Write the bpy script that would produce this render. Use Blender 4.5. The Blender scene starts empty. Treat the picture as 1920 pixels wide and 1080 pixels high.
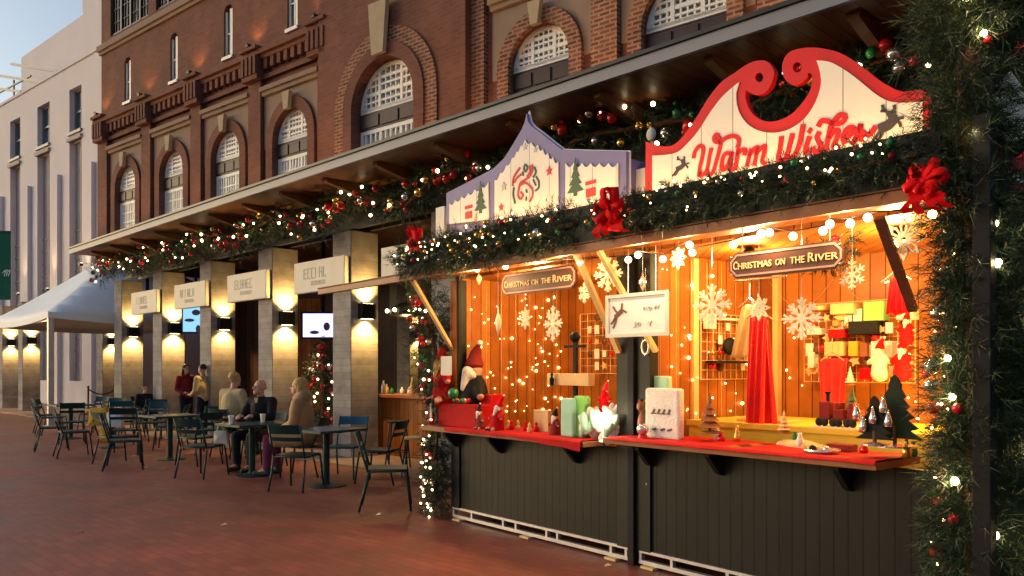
import bpy, bmesh, math, random
import numpy as np
from math import sin, cos, pi, radians, sqrt, atan2
from mathutils import Vector, Matrix, Euler

# ------------------------------------------------------------------ camera, world, sun, exposure
sc = bpy.context.scene
COL = sc.collection
EYE = 1.535; F = 1500.0; CX = 960.0; HY = 690.0
cam_d = bpy.data.cameras.new('camera'); cam = bpy.data.objects.new('camera', cam_d); COL.objects.link(cam)
cam.location = (0, 0, EYE); cam.rotation_euler = (pi/2, 0, 0)
cam_d.sensor_width = 36; cam_d.lens = 36*F/1920; cam_d.shift_y = 150/1920
cam_d.clip_end = 2000; cam_d.clip_start = .05
sc.camera = cam
W = bpy.data.worlds.new('World'); sc.world = W; W.use_nodes = True
wn = W.node_tree.nodes; wl = W.node_tree.links
bg = wn['Background']
sky = wn.new('ShaderNodeTexSky'); sky.sky_type = 'NISHITA'; sky.sun_disc = False
sky.sun_elevation = radians(10); sky.sun_rotation = radians(-78)
sky.air_density = 1.0; sky.dust_density = 3.0; sky.ozone_density = 1.4
wl.new(sky.outputs[0], bg.inputs['Color']); bg.inputs['Strength'].default_value = .15
sun_d = bpy.data.lights.new('sun', 'SUN'); sun = bpy.data.objects.new('sun', sun_d); COL.objects.link(sun)
sun_d.energy = .12; sun_d.angle = radians(30); sun_d.color = (1, .88, .9)
sun.rotation_euler = (radians(80), 0, radians(-92))   # comes from the left, low
sc.view_settings.view_transform = 'Standard'; sc.view_settings.look = 'None'
sc.view_settings.exposure = 0.6; sc.view_settings.gamma = 1
sc.render.engine = 'CYCLES'
cy = sc.cycles
cy.use_denoising = True; cy.max_bounces = 6; cy.diffuse_bounces = 3; cy.glossy_bounces = 3
cy.transmission_bounces = 4; cy.transparent_max_bounces = 6
cy.sample_clamp_indirect = 4; cy.sample_clamp_direct = 0; cy.caustics_reflective = False; cy.caustics_refractive = False
cy.use_light_tree = True
R = random.Random(7)

# ------------------------------------------------------------------ frames
class Frame:
    """x runs along a, y along n (away from the plaza), z up."""
    def __init__(s, ox, oy, ang):
        s.o = (ox, oy); s.ang = ang; s.a = (cos(ang), sin(ang)); s.n = (-sin(ang), cos(ang))
    def P(s, x, y, z=0): return Vector((s.o[0]+s.a[0]*x+s.n[0]*y, s.o[1]+s.a[1]*x+s.n[1]*y, z))
    def at(s, px, py, y=0):
        """the point of the plane y = const seen at a photo pixel"""
        dx = (px-CX)/F; nO = s.n[0]*s.o[0]+s.n[1]*s.o[1]
        Y = (y+nO)/(s.n[0]*dx+s.n[1]); X = dx*Y
        return (s.a[0]*(X-s.o[0])+s.a[1]*(Y-s.o[1]), y, EYE+(HY-py)/F*Y)
    def inv(s, X, Y, z=0):
        return (s.a[0]*(X-s.o[0])+s.a[1]*(Y-s.o[1]), s.n[0]*(X-s.o[0])+s.n[1]*(Y-s.o[1]), z)
S = Frame(.96, 6.26, atan2(-.773, .634))        # the stalls
CF = Frame(-2.72, 13.5, atan2(-.71, .705))      # the colonnade
B = Frame(-12.83, 25.0, atan2(-.632, .775))     # the brick facade
G = Frame(0, 0, 0)                              # the plain ground
def gnd(px, py, z=0):
    Y = F*(EYE-z)/(py-HY); return ((px-CX)/F*Y, Y)
def pxp(px, py, Y): return ((px-CX)/F*Y, Y, EYE+(HY-py)/F*Y)

# ------------------------------------------------------------------ materials
def nt(m): return m.node_tree.nodes, m.node_tree.links
def mat(name, col, rough=.6, metal=0, var=.15, scale=6, bump=0, bscale=40, emit=None, es=0, spec=.22, coat=0, sheen=0, sss=0):
    m = bpy.data.materials.new(name); m.use_nodes = True; n, l = nt(m); b = n['Principled BSDF']
    b.inputs['Base Color'].default_value = (*col, 1); b.inputs['Roughness'].default_value = rough
    b.inputs['Metallic'].default_value = metal; b.inputs['Specular IOR Level'].default_value = spec
    if coat: b.inputs['Coat Weight'].default_value = coat
    if sheen: b.inputs['Sheen Weight'].default_value = sheen
    tc = n.new('ShaderNodeTexCoord')
    if var:
        nz = n.new('ShaderNodeTexNoise'); nz.inputs['Scale'].default_value = scale; nz.inputs['Detail'].default_value = 6
        l.new(tc.outputs['Object'], nz.inputs['Vector'])
        mx = n.new('ShaderNodeMix'); mx.data_type = 'RGBA'
        mx.inputs['A'].default_value = tuple(c*(1-var*1.6) for c in col)+(1,)
        mx.inputs['B'].default_value = tuple(min(1, c*(1+var*1.6)) for c in col)+(1,)
        l.new(nz.outputs['Fac'], mx.inputs['Factor']); l.new(mx.outputs['Result'], b.inputs['Base Color'])
        m['_col'] = 1
    if bump:
        nb = n.new('ShaderNodeTexNoise'); nb.inputs['Scale'].default_value = bscale; nb.inputs['Detail'].default_value = 4
        l.new(tc.outputs['Object'], nb.inputs['Vector'])
        bp = n.new('ShaderNodeBump'); bp.inputs['Strength'].default_value = bump; bp.inputs['Distance'].default_value = .01
        l.new(nb.outputs['Fac'], bp.inputs['Height']); l.new(bp.outputs['Normal'], b.inputs['Normal'])
    if emit:
        b.inputs['Emission Color'].default_value = (*emit, 1); b.inputs['Emission Strength'].default_value = es
    return m
def nosample(m):
    m.cycles.emission_sampling = 'NONE'; return m
def mat_brick(name, c1, c2, mortar, bw=.215, bh=.075, ms=.012, axes='xz', rough=.85, bump=.4, patch=.35, pscale=.5, rot=0, spec=.2, rvar=0, rowoff=.5):
    m = bpy.data.materials.new(name); m.use_nodes = True; n, l = nt(m); b = n['Principled BSDF']
    b.inputs['Roughness'].default_value = rough; b.inputs['Specular IOR Level'].default_value = spec
    tc = n.new('ShaderNodeTexCoord'); sp = n.new('ShaderNodeSeparateXYZ'); cb = n.new('ShaderNodeCombineXYZ')
    l.new(tc.outputs['Object'], sp.inputs[0])
    idx = {'x': 0, 'y': 1, 'z': 2}
    for k, ch in enumerate(axes):
        if ch == 's':      # x+y so that both faces of a corner get a pattern
            ad = n.new('ShaderNodeMath'); ad.operation = 'ADD'; l.new(sp.outputs[0], ad.inputs[0]); l.new(sp.outputs[1], ad.inputs[1]); l.new(ad.outputs[0], cb.inputs[k])
        else: l.new(sp.outputs[idx[ch]], cb.inputs[k])
    mp = n.new('ShaderNodeMapping'); mp.inputs['Rotation'].default_value = (0, 0, rot); l.new(cb.outputs[0], mp.inputs[0])
    br = n.new('ShaderNodeTexBrick'); l.new(mp.outputs[0], br.inputs['Vector'])
    br.inputs['Scale'].default_value = 1; br.inputs['Brick Width'].default_value = bw; br.inputs['Row Height'].default_value = bh
    br.inputs['Mortar Size'].default_value = ms; br.inputs['Mortar Smooth'].default_value = .3; br.offset = rowoff
    br.inputs['Color1'].default_value = (*c1, 1); br.inputs['Color2'].default_value = (*c2, 1); br.inputs['Mortar'].default_value = (*mortar, 1)
    nz = n.new('ShaderNodeTexNoise'); nz.inputs['Scale'].default_value = pscale; nz.inputs['Detail'].default_value = 8; nz.inputs['Roughness'].default_value = .65
    l.new(tc.outputs['Object'], nz.inputs['Vector'])
    mr = n.new('ShaderNodeMapRange'); mr.inputs['From Min'].default_value = .3; mr.inputs['From Max'].default_value = .7
    mr.inputs['To Min'].default_value = 1-patch; mr.inputs['To Max'].default_value = 1+patch; l.new(nz.outputs['Fac'], mr.inputs[0])
    vm = n.new('ShaderNodeVectorMath'); vm.operation = 'SCALE'; l.new(br.outputs['Color'], vm.inputs[0]); l.new(mr.outputs[0], vm.inputs['Scale'])
    l.new(vm.outputs[0], b.inputs['Base Color'])
    if rvar:
        rr = n.new('ShaderNodeMapRange'); rr.inputs['From Min'].default_value = .35; rr.inputs['From Max'].default_value = .65
        rr.inputs['To Min'].default_value = rough-rvar; rr.inputs['To Max'].default_value = rough+rvar; l.new(nz.outputs['Fac'], rr.inputs[0]); l.new(rr.outputs[0], b.inputs['Roughness'])
    if bump:
        iv = n.new('ShaderNodeMath'); iv.operation = 'SUBTRACT'; iv.inputs[0].default_value = 1; l.new(br.outputs['Fac'], iv.inputs[1])
        bp = n.new('ShaderNodeBump'); bp.inputs['Strength'].default_value = bump; bp.inputs['Distance'].default_value = .008
        l.new(iv.outputs[0], bp.inputs['Height']); l.new(bp.outputs['Normal'], b.inputs['Normal'])
    return m
def mat_glow(name, col, s, samp=False):
    m = mat(name, (.8, .75, .6), .3, var=0, emit=col, es=s)
    return m if samp else nosample(m)

M = {}
M['brick'] = mat_brick('red_brick', (.185, .078, .055), (.145, .058, .043), (.17, .08, .06), axes='sz', patch=.22, pscale=1.2)
M['brick_rough'] = mat_brick('rough_brick', (.24, .085, .05), (.11, .04, .032), (.30, .18, .12), axes='sz', ms=.02, patch=.3, pscale=3, bump=.9)
M['stucco'] = mat('spandrel_stucco', (.26, .19, .145), .85, var=.12, scale=3, bump=.2)
M['keystone'] = mat('keystone_stone', (.40, .32, .22), .8, var=.12, scale=5, bump=.2)
M['white_frame'] = mat('white_window_paint', (.85, .83, .8), .45, var=.05)
M['glass'] = mat('window_glass', (.50, .53, .58), .15, var=.45, scale=2.6, spec=.5)
M['glass_dark'] = mat('dark_glass', (.10, .16, .2), .08, var=.4, scale=1.2, spec=1)
M['dark_panel'] = mat('dark_brown_panel', (.055, .035, .04), .5, var=.15)
M['steel'] = mat('dark_steel', (.03, .032, .035), .45, .6, var=.2)
M['fascia'] = mat('painted_fascia', (.20, .21, .25), .5, .1, var=.1, scale=1)
M['roofing'] = mat('roof_membrane', (.05, .055, .06), .8, var=.2)
M['soffit'] = mat_brick('wood_soffit', (.15, .055, .018), (.10, .036, .013), (.03, .012, .005), bw=3.1, bh=.14, ms=.008, axes='yx', rough=.5, bump=.3, patch=.3, pscale=2)
M['joist'] = mat('joist_timber', (.16, .07, .03), .55, var=.3, scale=3)
M['concrete'] = mat_brick('board_formed_concrete', (.32, .30, .285), (.25, .235, .22), (.18, .165, .155), bw=29, bh=.12, ms=.003, axes='sz', rough=.85, bump=.5, patch=.38, pscale=2.2)
M['lamp_black'] = mat('lamp_black', (.02, .018, .016), .5, .3, var=.1)
M['white_wall'] = mat('white_render', (.66, .62, .66), .8, var=.07, scale=.6, bump=.1, bscale=8)
M['wall_recess'] = mat('recess_panel', (.36, .31, .32), .7, var=.15, scale=2)
M['tent'] = mat('tent_fabric', (.82, .88, .92), .6, var=.05, scale=1)
M['tent_pole'] = mat('pole_white', (.62, .58, .55), .4, .3, var=.1)
M['plaza'] = mat_brick('plaza_pavers', (.27, .07, .04), (.19, .049, .03), (.15, .042, .028), bw=.2, bh=.1, ms=.006, axes='xy', rough=.55, bump=.18, patch=.45, pscale=.55, rot=radians(45), spec=.45, rvar=.14)
M['stone_paving'] = mat_brick('pale_paving', (.28, .2, .16), (.22, .16, .13), (.12, .09, .07), bw=.6, bh=.6, ms=.008, axes='xy', rough=.55, bump=.3, patch=.2)
M['inner_wall'] = mat_brick('dark_timber_wall', (.075, .034, .02), (.05, .024, .015), (.012, .008, .006), bw=3, bh=.16, ms=.012, axes='zs', rough=.6, bump=.3, patch=.4, pscale=1)
M['stall_paint'] = mat_brick('dark_green_boards', (.011, .012, .0105), (.008, .009, .008), (.003, .0035, .003), bw=3.3, bh=.095, ms=.006, axes='zs', rough=.5, bump=.6, patch=.3, pscale=2.5)
M['stall_plain'] = mat('dark_green_paint', (.012, .015, .012), .5, var=.25, scale=8)
M['pine'] = mat_brick('pine_boards', (.42, .145, .026), (.28, .085, .016), (.06, .014, .004), bw=33, bh=.125, ms=.005, axes='zs', rough=.42, bump=.4, patch=.25, pscale=3)
M['wood'] = mat('timber_trim', (.27, .105, .045), .45, var=.25, scale=5, bump=.2)
M['batten'] = mat('pale_batten', (.68, .46, .2), .5, var=.15, scale=6)
M['darkwood'] = mat('dark_strut', (.13, .05, .03), .5, var=.2)
M['galv'] = mat('galvanised_steel', (.55, .54, .55), .35, .6, var=.15, scale=9)
M['red_cloth'] = mat('red_cloth', (.42, .003, .006), .8, var=.25, bump=1.0, bscale=7)
M['red_gloss'] = mat('red_gloss', (.55, .008, .012), .18, var=.06, coat=.6)
M['gold_gloss'] = mat('gold_gloss', (.8, .5, .12), .2, .8, var=.05)
M['silver_gloss'] = mat('silver_gloss', (.8, .75, .72), .15, .8, var=.05)
M['green_gloss'] = mat('green_gloss', (.02, .2, .06), .2, var=.05, coat=.5)
M['ribbon'] = mat('ribbon_red', (.66, .004, .008), .6, var=.2, scale=14, spec=.1)
M['sign_red'] = mat('sign_red', (.56, .008, .014), .55, var=.08)
M['sign_white'] = mat_brick('sign_white_boards', (.80, .76, .70), (.76, .72, .67), (.3, .26, .23), bw=4, bh=.265, ms=.004, axes='zx', rough=.5, bump=.3, patch=.05)
M['sign_purple'] = mat('sign_purple', (.16, .15, .36), .5, var=.1)
M['sign_edge'] = mat('sign_pale_edge', (.75, .75, .85), .5, var=.05)
M['ink_dark'] = mat('ink_dark', (.06, .05, .06), .6, var=.1)
M['ink_green'] = mat('ink_green', (.05, .11, .07), .6, var=.1)
M['ink_grey'] = mat('ink_grey', (.47, .48, .45), .6, var=.1)
M['ink_red'] = mat('ink_red', (.55, .05, .05), .6, var=.1)
M['cream'] = mat('cream_sign', (.72, .69, .60), .55, var=.08, scale=2)
M['brown_sign'] = mat('brown_sign_board', (.075, .026, .018), .45, var=.2, scale=9)
M['brown_frame'] = mat('brown_sign_frame', (.42, .24, .19), .4, var=.1)
M['gold_letter'] = mat('gold_letter', (.85, .62, .3), .4, var=.08)
M['flake'] = mat('birch_snowflake', (.92, .80, .58), .5, var=.08, scale=12)
M['teal'] = mat('teal_powder_coat', (.012, .045, .05), .38, .2, var=.15, scale=12)
M['teal_blue'] = mat('blue_powder_coat', (.02, .11, .17), .38, .2, var=.15, scale=12)
M['table_top'] = mat('teal_table_top', (.03, .075, .078), .3, .2, var=.15, scale=8)
M['needle'] = mat('pine_needles', (.035, .085, .03), .5, var=.0, spec=.4)
def tint(m, lo, hi):
    n, l = nt(m); g = n.new('ShaderNodeNewGeometry'); mx = n.new('ShaderNodeMix'); mx.data_type = 'RGBA'
    mx.inputs['A'].default_value = (*lo, 1); mx.inputs['B'].default_value = (*hi, 1)
    l.new(g.outputs['Random Per Island'], mx.inputs['Factor']); l.new(mx.outputs['Result'], n['Principled BSDF'].inputs['Base Color'])
tint(M['needle'], (.005, .016, .009), (.03, .066, .024))
M['skin'] = mat('skin', (.62, .33, .24), .5, var=.06, scale=10)
M['black_coat'] = mat('black_coat', (.012, .013, .017), .8, var=.3, scale=9, bump=1.0, bscale=9)
M['tan_coat'] = mat('tan_coat', (.48, .27, .12), .85, var=.15, scale=9, bump=.8, bscale=14, sheen=.4)
M['blond'] = mat('blond_hair', (.55, .34, .12), .55, var=.35, scale=30, bump=.6, bscale=50)
M['dark_hair'] = mat('dark_hair', (.035, .02, .012), .5, var=.3, scale=30)
M['jeans'] = mat('dark_trousers', (.015, .018, .03), .8, var=.2)
M['red_jacket'] = mat('red_jacket', (.22, .02, .02), .8, var=.2)
M['plum'] = mat('plum_leggings', (.18, .04, .09), .8, var=.2)
M['beige'] = mat('beige_jacket', (.5, .38, .2), .85, var=.15, bump=.5, bscale=14)
M['shoe'] = mat('shoe', (.03, .05, .045), .5, var=.2)
M['white_soft'] = mat('white_fleece', (.8, .77, .72), .9, var=.08, scale=20, bump=.8, bscale=60)
M['mint'] = mat('mint_fabric', (.38, .66, .5), .8, var=.12, scale=8)
M['lime'] = mat('lime_fabric', (.25, .6, .15), .8, var=.2, scale=8)
M['yellow'] = mat('yellow_bag', (.75, .4, .03), .6, var=.15)
M['straw'] = mat('pale_wood', (.7, .48, .22), .55, var=.2, scale=7)
M['black'] = mat('black_plastic', (.010, .010, .011), .7, var=.1)
M['wire'] = mat('white_wire', (.75, .55, .35), .4, .2, var=.05)
M['scarf_red'] = mat('scarf_red', (.75, .01, .012), .8, var=.1, sheen=.4, bump=.5, bscale=60)
M['yellow_glow_cloth'] = mat('yellow_glow_cloth', (.85, .55, .06), .8, var=.1)  # inner table cloth, with the warm yellow glow put into its colour
M['ink_dark_green'] = mat('dark_green_felt', (.015, .03, .02), .8, var=.2)
M['bulb_hot'] = mat_glow('hot_bulb', (1, .85, .6), 25)
M['bulb'] = mat_glow('warm_bulb', (1, .70, .34), 7)
M['bulb_big'] = mat_glow('festoon_bulb', (1, .76, .42), 9)
M['fairy'] = mat_glow('fairy_bulb', (1, .62, .2), 9)
M['strip'] = mat_glow('light_strip', (1, .6, .22), 6)
M['screen'] = mat('screen', (.1, .1, .1), .2, var=0, emit=(.5, .52, 1.0), es=1.5)
M['screen2'] = mat('screen_cyan', (.1, .1, .1), .2, var=0, emit=(.25, .55, .75), es=.9)
M['banner'] = mat('green_banner', (.01, .12, .075), .7, var=.1)
M['lens'] = mat_glow('lamp_lens', (1, .72, .35), 10)

# ------------------------------------------------------------------ mesh building
class MB:
    def __init__(s): s.v = []; s.f = []
    def add(s, v, f):
        o = len(s.v); s.v += [tuple(p) for p in v]; s.f += [tuple(i+o for i in q) for q in f]; return s
    def box(s, x0, y0, z0, x1, y1, z1):
        if x0 > x1: x0, x1 = x1, x0
        if y0 > y1: y0, y1 = y1, y0
        if z0 > z1: z0, z1 = z1, z0
        return s.add([(x0, y0, z0), (x1, y0, z0), (x1, y1, z0), (x0, y1, z0), (x0, y0, z1), (x1, y0, z1), (x1, y1, z1), (x0, y1, z1)],
                     [(0, 3, 2, 1), (4, 5, 6, 7), (0, 1, 5, 4), (1, 2, 6, 5), (2, 3, 7, 6), (3, 0, 4, 7)])
    def bar(s, p, q, w, h=None):
        """a square bar between two points"""
        h = h or w; p = Vector(p); q = Vector(q); d = (q-p).normalized()
        u = d.cross(Vector((0, 0, 1)))
        if u.length < 1e-3: u = Vector((1, 0, 0))
        u.normalize(); t = u.cross(d)
        u = u*w/2; t = t*h/2
        return s.add([p-u-t, p+u-t, p+u+t, p-u+t, q-u-t, q+u-t, q+u+t, q-u+t],
                     [(0, 3, 2, 1), (4, 5, 6, 7), (0, 1, 5, 4), (1, 2, 6, 5), (2, 3, 7, 6), (3, 0, 4, 7)])
    def tube(s, pts, r, n=6, closed=False):
        pts = [Vector(p) for p in pts]; k = len(pts); rs = r if isinstance(r, (list, tuple)) else [r]*k
        vs = []; fs = []; prev = None
        for i, p in enumerate(pts):
            if closed: d = pts[(i+1) % k]-pts[i-1]
            else: d = pts[min(i+1, k-1)]-pts[max(i-1, 0)]
            d.normalize()
            if prev is None:
                u = d.cross(Vector((0, 0, 1)))
                if u.length < .05: u = d.cross(Vector((1, 0, 0)))
            else:
                u = prev - d*prev.dot(d)
            u.normalize(); prev = u; w = d.cross(u)
            for j in range(n):
                a = 2*pi*j/n; vs.append(p+(u*cos(a)+w*sin(a))*rs[i])
        for i in range(k if closed else k-1):
            for j in range(n):
                a = i*n+j; b = i*n+(j+1) % n; c = ((i+1) % k)*n+(j+1) % n; d = ((i+1) % k)*n+j
                fs.append((a, b, c, d))
        if not closed: fs += [tuple(range(n))[::-1], tuple(range((k-1)*n, k*n))]
        return s.add(vs, fs)
    def ball(s, c, r, seg=12, rings=8, rot=None):
        rr = r if isinstance(r, (list, tuple)) else (r, r, r); vs = [(0, 0, 1)]; fs = []
        for i in range(1, rings):
            t = pi*i/rings
            for j in range(seg):
                a = 2*pi*j/seg; vs.append((sin(t)*cos(a), sin(t)*sin(a), cos(t)))
        vs.append((0, 0, -1))
        for j in range(seg): fs.append((0, 1+j, 1+(j+1) % seg))
        for i in range(rings-2):
            for j in range(seg):
                a = 1+i*seg+j; b = 1+i*seg+(j+1) % seg; fs.append((a, a+seg, b+seg, b))
        L = len(vs)-1; o = 1+(rings-2)*seg
        for j in range(seg): fs.append((L, o+(j+1) % seg, o+j))
        m = rot.to_matrix() if rot else None; out = []
        for v in vs:
            q = Vector((v[0]*rr[0], v[1]*rr[1], v[2]*rr[2]))
            if m: q = m @ q
            out.append(q+Vector(c))
        return s.add(out, fs)
    def lathe(s, c, prof, n=20):
        """profile of (r, z) turned about the vertical through c"""
        c = Vector(c); k = len(prof); vs = []; fs = []
        for r, z in prof:
            for j in range(n):
                a = 2*pi*j/n; vs.append(c+Vector((r*cos(a), r*sin(a), z)))
        for i in range(k-1):
            for j in range(n):
                a = i*n+j; b = i*n+(j+1) % n; fs.append((a, b, b+n, a+n))
        fs += [tuple(range(n))[::-1], tuple(range((k-1)*n, k*n))]
        return s.add(vs, fs)
    def slab(s, outlines, y0, y1):
        """flat shape with holes: outlines in (x, z), from y0 to y1 (via a filled curve)"""
        cu = bpy.data.curves.new('tmp', 'CURVE'); cu.dimensions = '2D'; cu.fill_mode = 'BOTH'; cu.extrude = abs(y1-y0)/2
        for pts in outlines:
            sp = cu.splines.new('POLY'); sp.points.add(len(pts)-1); sp.use_cyclic_u = True
            for i, p in enumerate(pts): sp.points[i].co = (p[0], p[1], 0, 1)
        o = bpy.data.objects.new('tmp', cu); COL.objects.link(o); bpy.context.view_layer.update()
        me = o.evaluated_get(bpy.context.evaluated_depsgraph_get()).to_mesh()
        ym = (y0+y1)/2
        s.add([(v.co.x, ym-v.co.z, v.co.y) for v in me.vertices], [tuple(p.vertices) for p in me.polygons])
        o.to_mesh_clear(); bpy.data.objects.remove(o); bpy.data.curves.remove(cu); return s
    def strokes(s, paths, w, y0, y1, smooth=True):
        """ribbons of width w (in x, z) following polylines, raised from y0 to y1"""
        for pts in paths:
            if smooth and len(pts) > 2: pts = catmull(pts, 5)
            k = len(pts); Lp = []; Rp = []
            for i, p in enumerate(pts):
                a = pts[max(i-1, 0)]; b = pts[min(i+1, k-1)]; dx, dz = b[0]-a[0], b[1]-a[1]; L = sqrt(dx*dx+dz*dz) or 1
                nx, nz = -dz/L*w/2, dx/L*w/2
                if i == 0: p = (p[0]-dx/L*w*.3, p[1]-dz/L*w*.3)
                if i == k-1: p = (p[0]+dx/L*w*.3, p[1]+dz/L*w*.3)
                Lp.append((p[0]+nx, p[1]+nz)); Rp.append((p[0]-nx, p[1]-nz))
            vs = []
            for y in (y1, y0):
                vs += [(q[0], y, q[1]) for q in Lp]+[(q[0], y, q[1]) for q in Rp]
            fs = []
            for i in range(k-1):
                fs += [(i, i+1, k+i+1, k+i), (2*k+i, 3*k+i, 3*k+i+1, 2*k+i+1), (i, 2*k+i, 2*k+i+1, i+1), (k+i, k+i+1, 3*k+i+1, 3*k+i)]
            fs += [(0, k, 3*k, 2*k), (k-1, 3*k-1, 4*k-1, 2*k-1)]
            s.add(vs, fs)
        return s
    def text(s, string, x, z, h, width, y0, y1, font_scale=None):
        cu = bpy.data.curves.new('tmp', 'FONT'); cu.body = string; cu.size = 1; cu.extrude = .5; cu.resolution_u = 2
        o = bpy.data.objects.new('tmp', cu); COL.objects.link(o); bpy.context.view_layer.update()
        me = o.evaluated_get(bpy.context.evaluated_depsgraph_get()).to_mesh()
        xs = [v.co.x for v in me.vertices]; zs = [v.co.y for v in me.vertices]
        a, b_, c, d = min(xs), max(xs), min(zs), max(zs); ym = (y0+y1)/2; t = y1-y0
        s.add([(x+(v.co.x-a)/(b_-a)*width, ym-v.co.z*t, z+(v.co.y-c)/(d-c)*h) for v in me.vertices], [tuple(p.vertices) for p in me.polygons])
        o.to_mesh_clear(); bpy.data.objects.remove(o); bpy.data.curves.remove(cu); return s
def catmull(p, n=6):
    out = []; k = len(p)
    for i in range(k-1):
        p0 = p[max(i-1, 0)]; p1 = p[i]; p2 = p[i+1]; p3 = p[min(i+2, k-1)]
        for j in range(n):
            t = j/n
            out.append(tuple(.5*((2*p1[c])+(-p0[c]+p2[c])*t+(2*p0[c]-5*p1[c]+4*p2[c]-p3[c])*t*t+(-p0[c]+3*p1[c]-3*p2[c]+p3[c])*t**3) for c in range(len(p1))))
    out.append(tuple(p[-1])); return out

# ------------------------------------------------------------------ scene objects
def props(o, label=None, cat=None, group=None, kind=None):
    if label: o['label'] = label
    if cat: o['category'] = cat
    if group: o['group'] = group
    if kind: o['kind'] = kind
    return o
def mesh_of(name, mb, m, smooth=False):
    me = bpy.data.meshes.new(name); me.from_pydata([tuple(v) for v in mb.v], [], mb.f); me.materials.append(m)
    if smooth: me.polygons.foreach_set('use_smooth', [True]*len(me.polygons))
    me.update(); return me
class Thing:
    """an Empty at the thing's base; its parts are given in the frame's own coordinates"""
    def __init__(s, name, label, cat, fr=G, base=(0, 0, 0), group=None, kind=None, ob=None):
        s.fr = fr; s.base = Vector(base); s.o = bpy.data.objects.new(name, ob); COL.objects.link(s.o)
        s.o.location = fr.P(*base); s.o.rotation_euler = (0, 0, fr.ang); s.o.empty_display_size = .1 if ob is None else s.o.empty_display_size
        props(s.o, label, cat, group, kind)
    def part(s, name, mb, m, parent=None, smooth=False, bevel=0, label=None):
        mm = MB(); b = s.base; mm.v = [(v[0]-b.x, v[1]-b.y, v[2]-b.z) for v in mb.v]; mm.f = mb.f
        o = bpy.data.objects.new(name, mesh_of(name, mm, m, smooth)); COL.objects.link(o); o.parent = parent or s.o
        if bevel:
            md = o.modifiers.new('b', 'BEVEL'); md.width = bevel; md.segments = 2; md.limit_method = 'ANGLE'
        if label: o['label'] = label
        return o
    def inst(s, name, me, p, parent=None, scale=1, rot=None):
        o = bpy.data.objects.new(name, me); COL.objects.link(o); o.parent = parent or s.o
        o.location = Vector(p)-s.base; o.scale = (scale,)*3 if not isinstance(scale, tuple) else scale
        if rot: o.rotation_euler = rot
        return o
    def light(s, kind, p, energy, col, rot=None, **kw):
        d = bpy.data.lights.new('lamp_light', kind); d.energy = energy; d.color = col
        for k, v in kw.items(): setattr(d, k, v)
        o = bpy.data.objects.new('lamp_light', d); COL.objects.link(o); o.parent = s.o; o.location = Vector(p)-s.base
        if rot: o.rotation_euler = rot
        return o
def single(name, label, cat, mb, m, fr=G, group=None, kind=None, base=None, smooth=False, bevel=0):
    """a thing that is one mesh"""
    if base is None:
        xs = [v[0] for v in mb.v]; ys = [v[1] for v in mb.v]; zs = [v[2] for v in mb.v]
        base = ((min(xs)+max(xs))/2, (min(ys)+max(ys))/2, min(zs))
    mm = MB(); mm.v = [(v[0]-base[0], v[1]-base[1], v[2]-base[2]) for v in mb.v]; mm.f = mb.f
    o = bpy.data.objects.new(name, mesh_of(name, mm, m, smooth)); COL.objects.link(o)
    o.location = fr.P(*base); o.rotation_euler = (0, 0, fr.ang)
    if bevel:
        md = o.modifiers.new('b', 'BEVEL'); md.width = bevel; md.segments = 2; md.limit_method = 'ANGLE'
    return props(o, label, cat, group, kind)
def dup(root, loc, rz, label=None, swap=None):
    r = root.copy(); COL.objects.link(r); r.location = loc; r.rotation_euler = (0, 0, rz)
    if label: r['label'] = label
    for ch in list(root.children):
        c = ch.copy(); COL.objects.link(c); c.parent = r
        for g in ch.children:
            d = g.copy(); COL.objects.link(d); d.parent = c
    return r

# shared small meshes
_mb = MB().ball((0, 0, 0), 1, 12, 8)
BALL = {k: mesh_of('bauble', _mb, M[k], True) for k in ('red_gloss', 'gold_gloss', 'silver_gloss', 'green_gloss')}
_mb = MB().ball((0, 0, 0), 1, 8, 6)
BULB = mesh_of('bulb', _mb, M['bulb'], True); BULB_BIG = mesh_of('bulb', _mb, M['bulb_big'], True); FAIRY = mesh_of('bulb', _mb, M['fairy'], True)

def needles(centers, axes, nl=.07, per=16, sl=.12, w=.0055, seed=1, m=None):
    """pine sprigs: a short twig carrying needles; centres and axes are arrays"""
    rg = np.random.default_rng(seed); n = len(centers)
    ax = axes/np.linalg.norm(axes, axis=1, keepdims=True)
    ref = rg.normal(size=(n, 3)); u = np.cross(ax, ref); u /= np.linalg.norm(u, axis=1, keepdims=True); v = np.cross(ax, u)
    t = np.linspace(0, 1, per)[None, :, None]; ang = (np.arange(per)*2.4)[None, :, None]+rg.uniform(0, 6.28, (n, 1, 1))
    slv = sl*rg.uniform(.7, 1.3, (n, 1, 1))
    bp = centers[:, None, :]+ax[:, None, :]*slv*t
    out = (u[:, None, :]*np.cos(ang)+v[:, None, :]*np.sin(ang))
    d = ax[:, None, :]*(.55+.6*t)+out*(1.0-.35*t); d /= np.linalg.norm(d, axis=2, keepdims=True)
    L = nl*rg.uniform(.7, 1.25, (n, per, 1)); tip = bp+d*L
    side = np.cross(d, rg.normal(size=(n, per, 3))); side /= np.linalg.norm(side, axis=2, keepdims=True); side *= w/2
    tri = np.stack([bp-side, bp+side, tip], axis=2).reshape(-1, 3)
    # twig
    mb = MB(); mb.v = [tuple(p) for p in tri.tolist()]; mb.f = [(i, i+1, i+2) for i in range(0, len(tri), 3)]
    return mb
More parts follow.
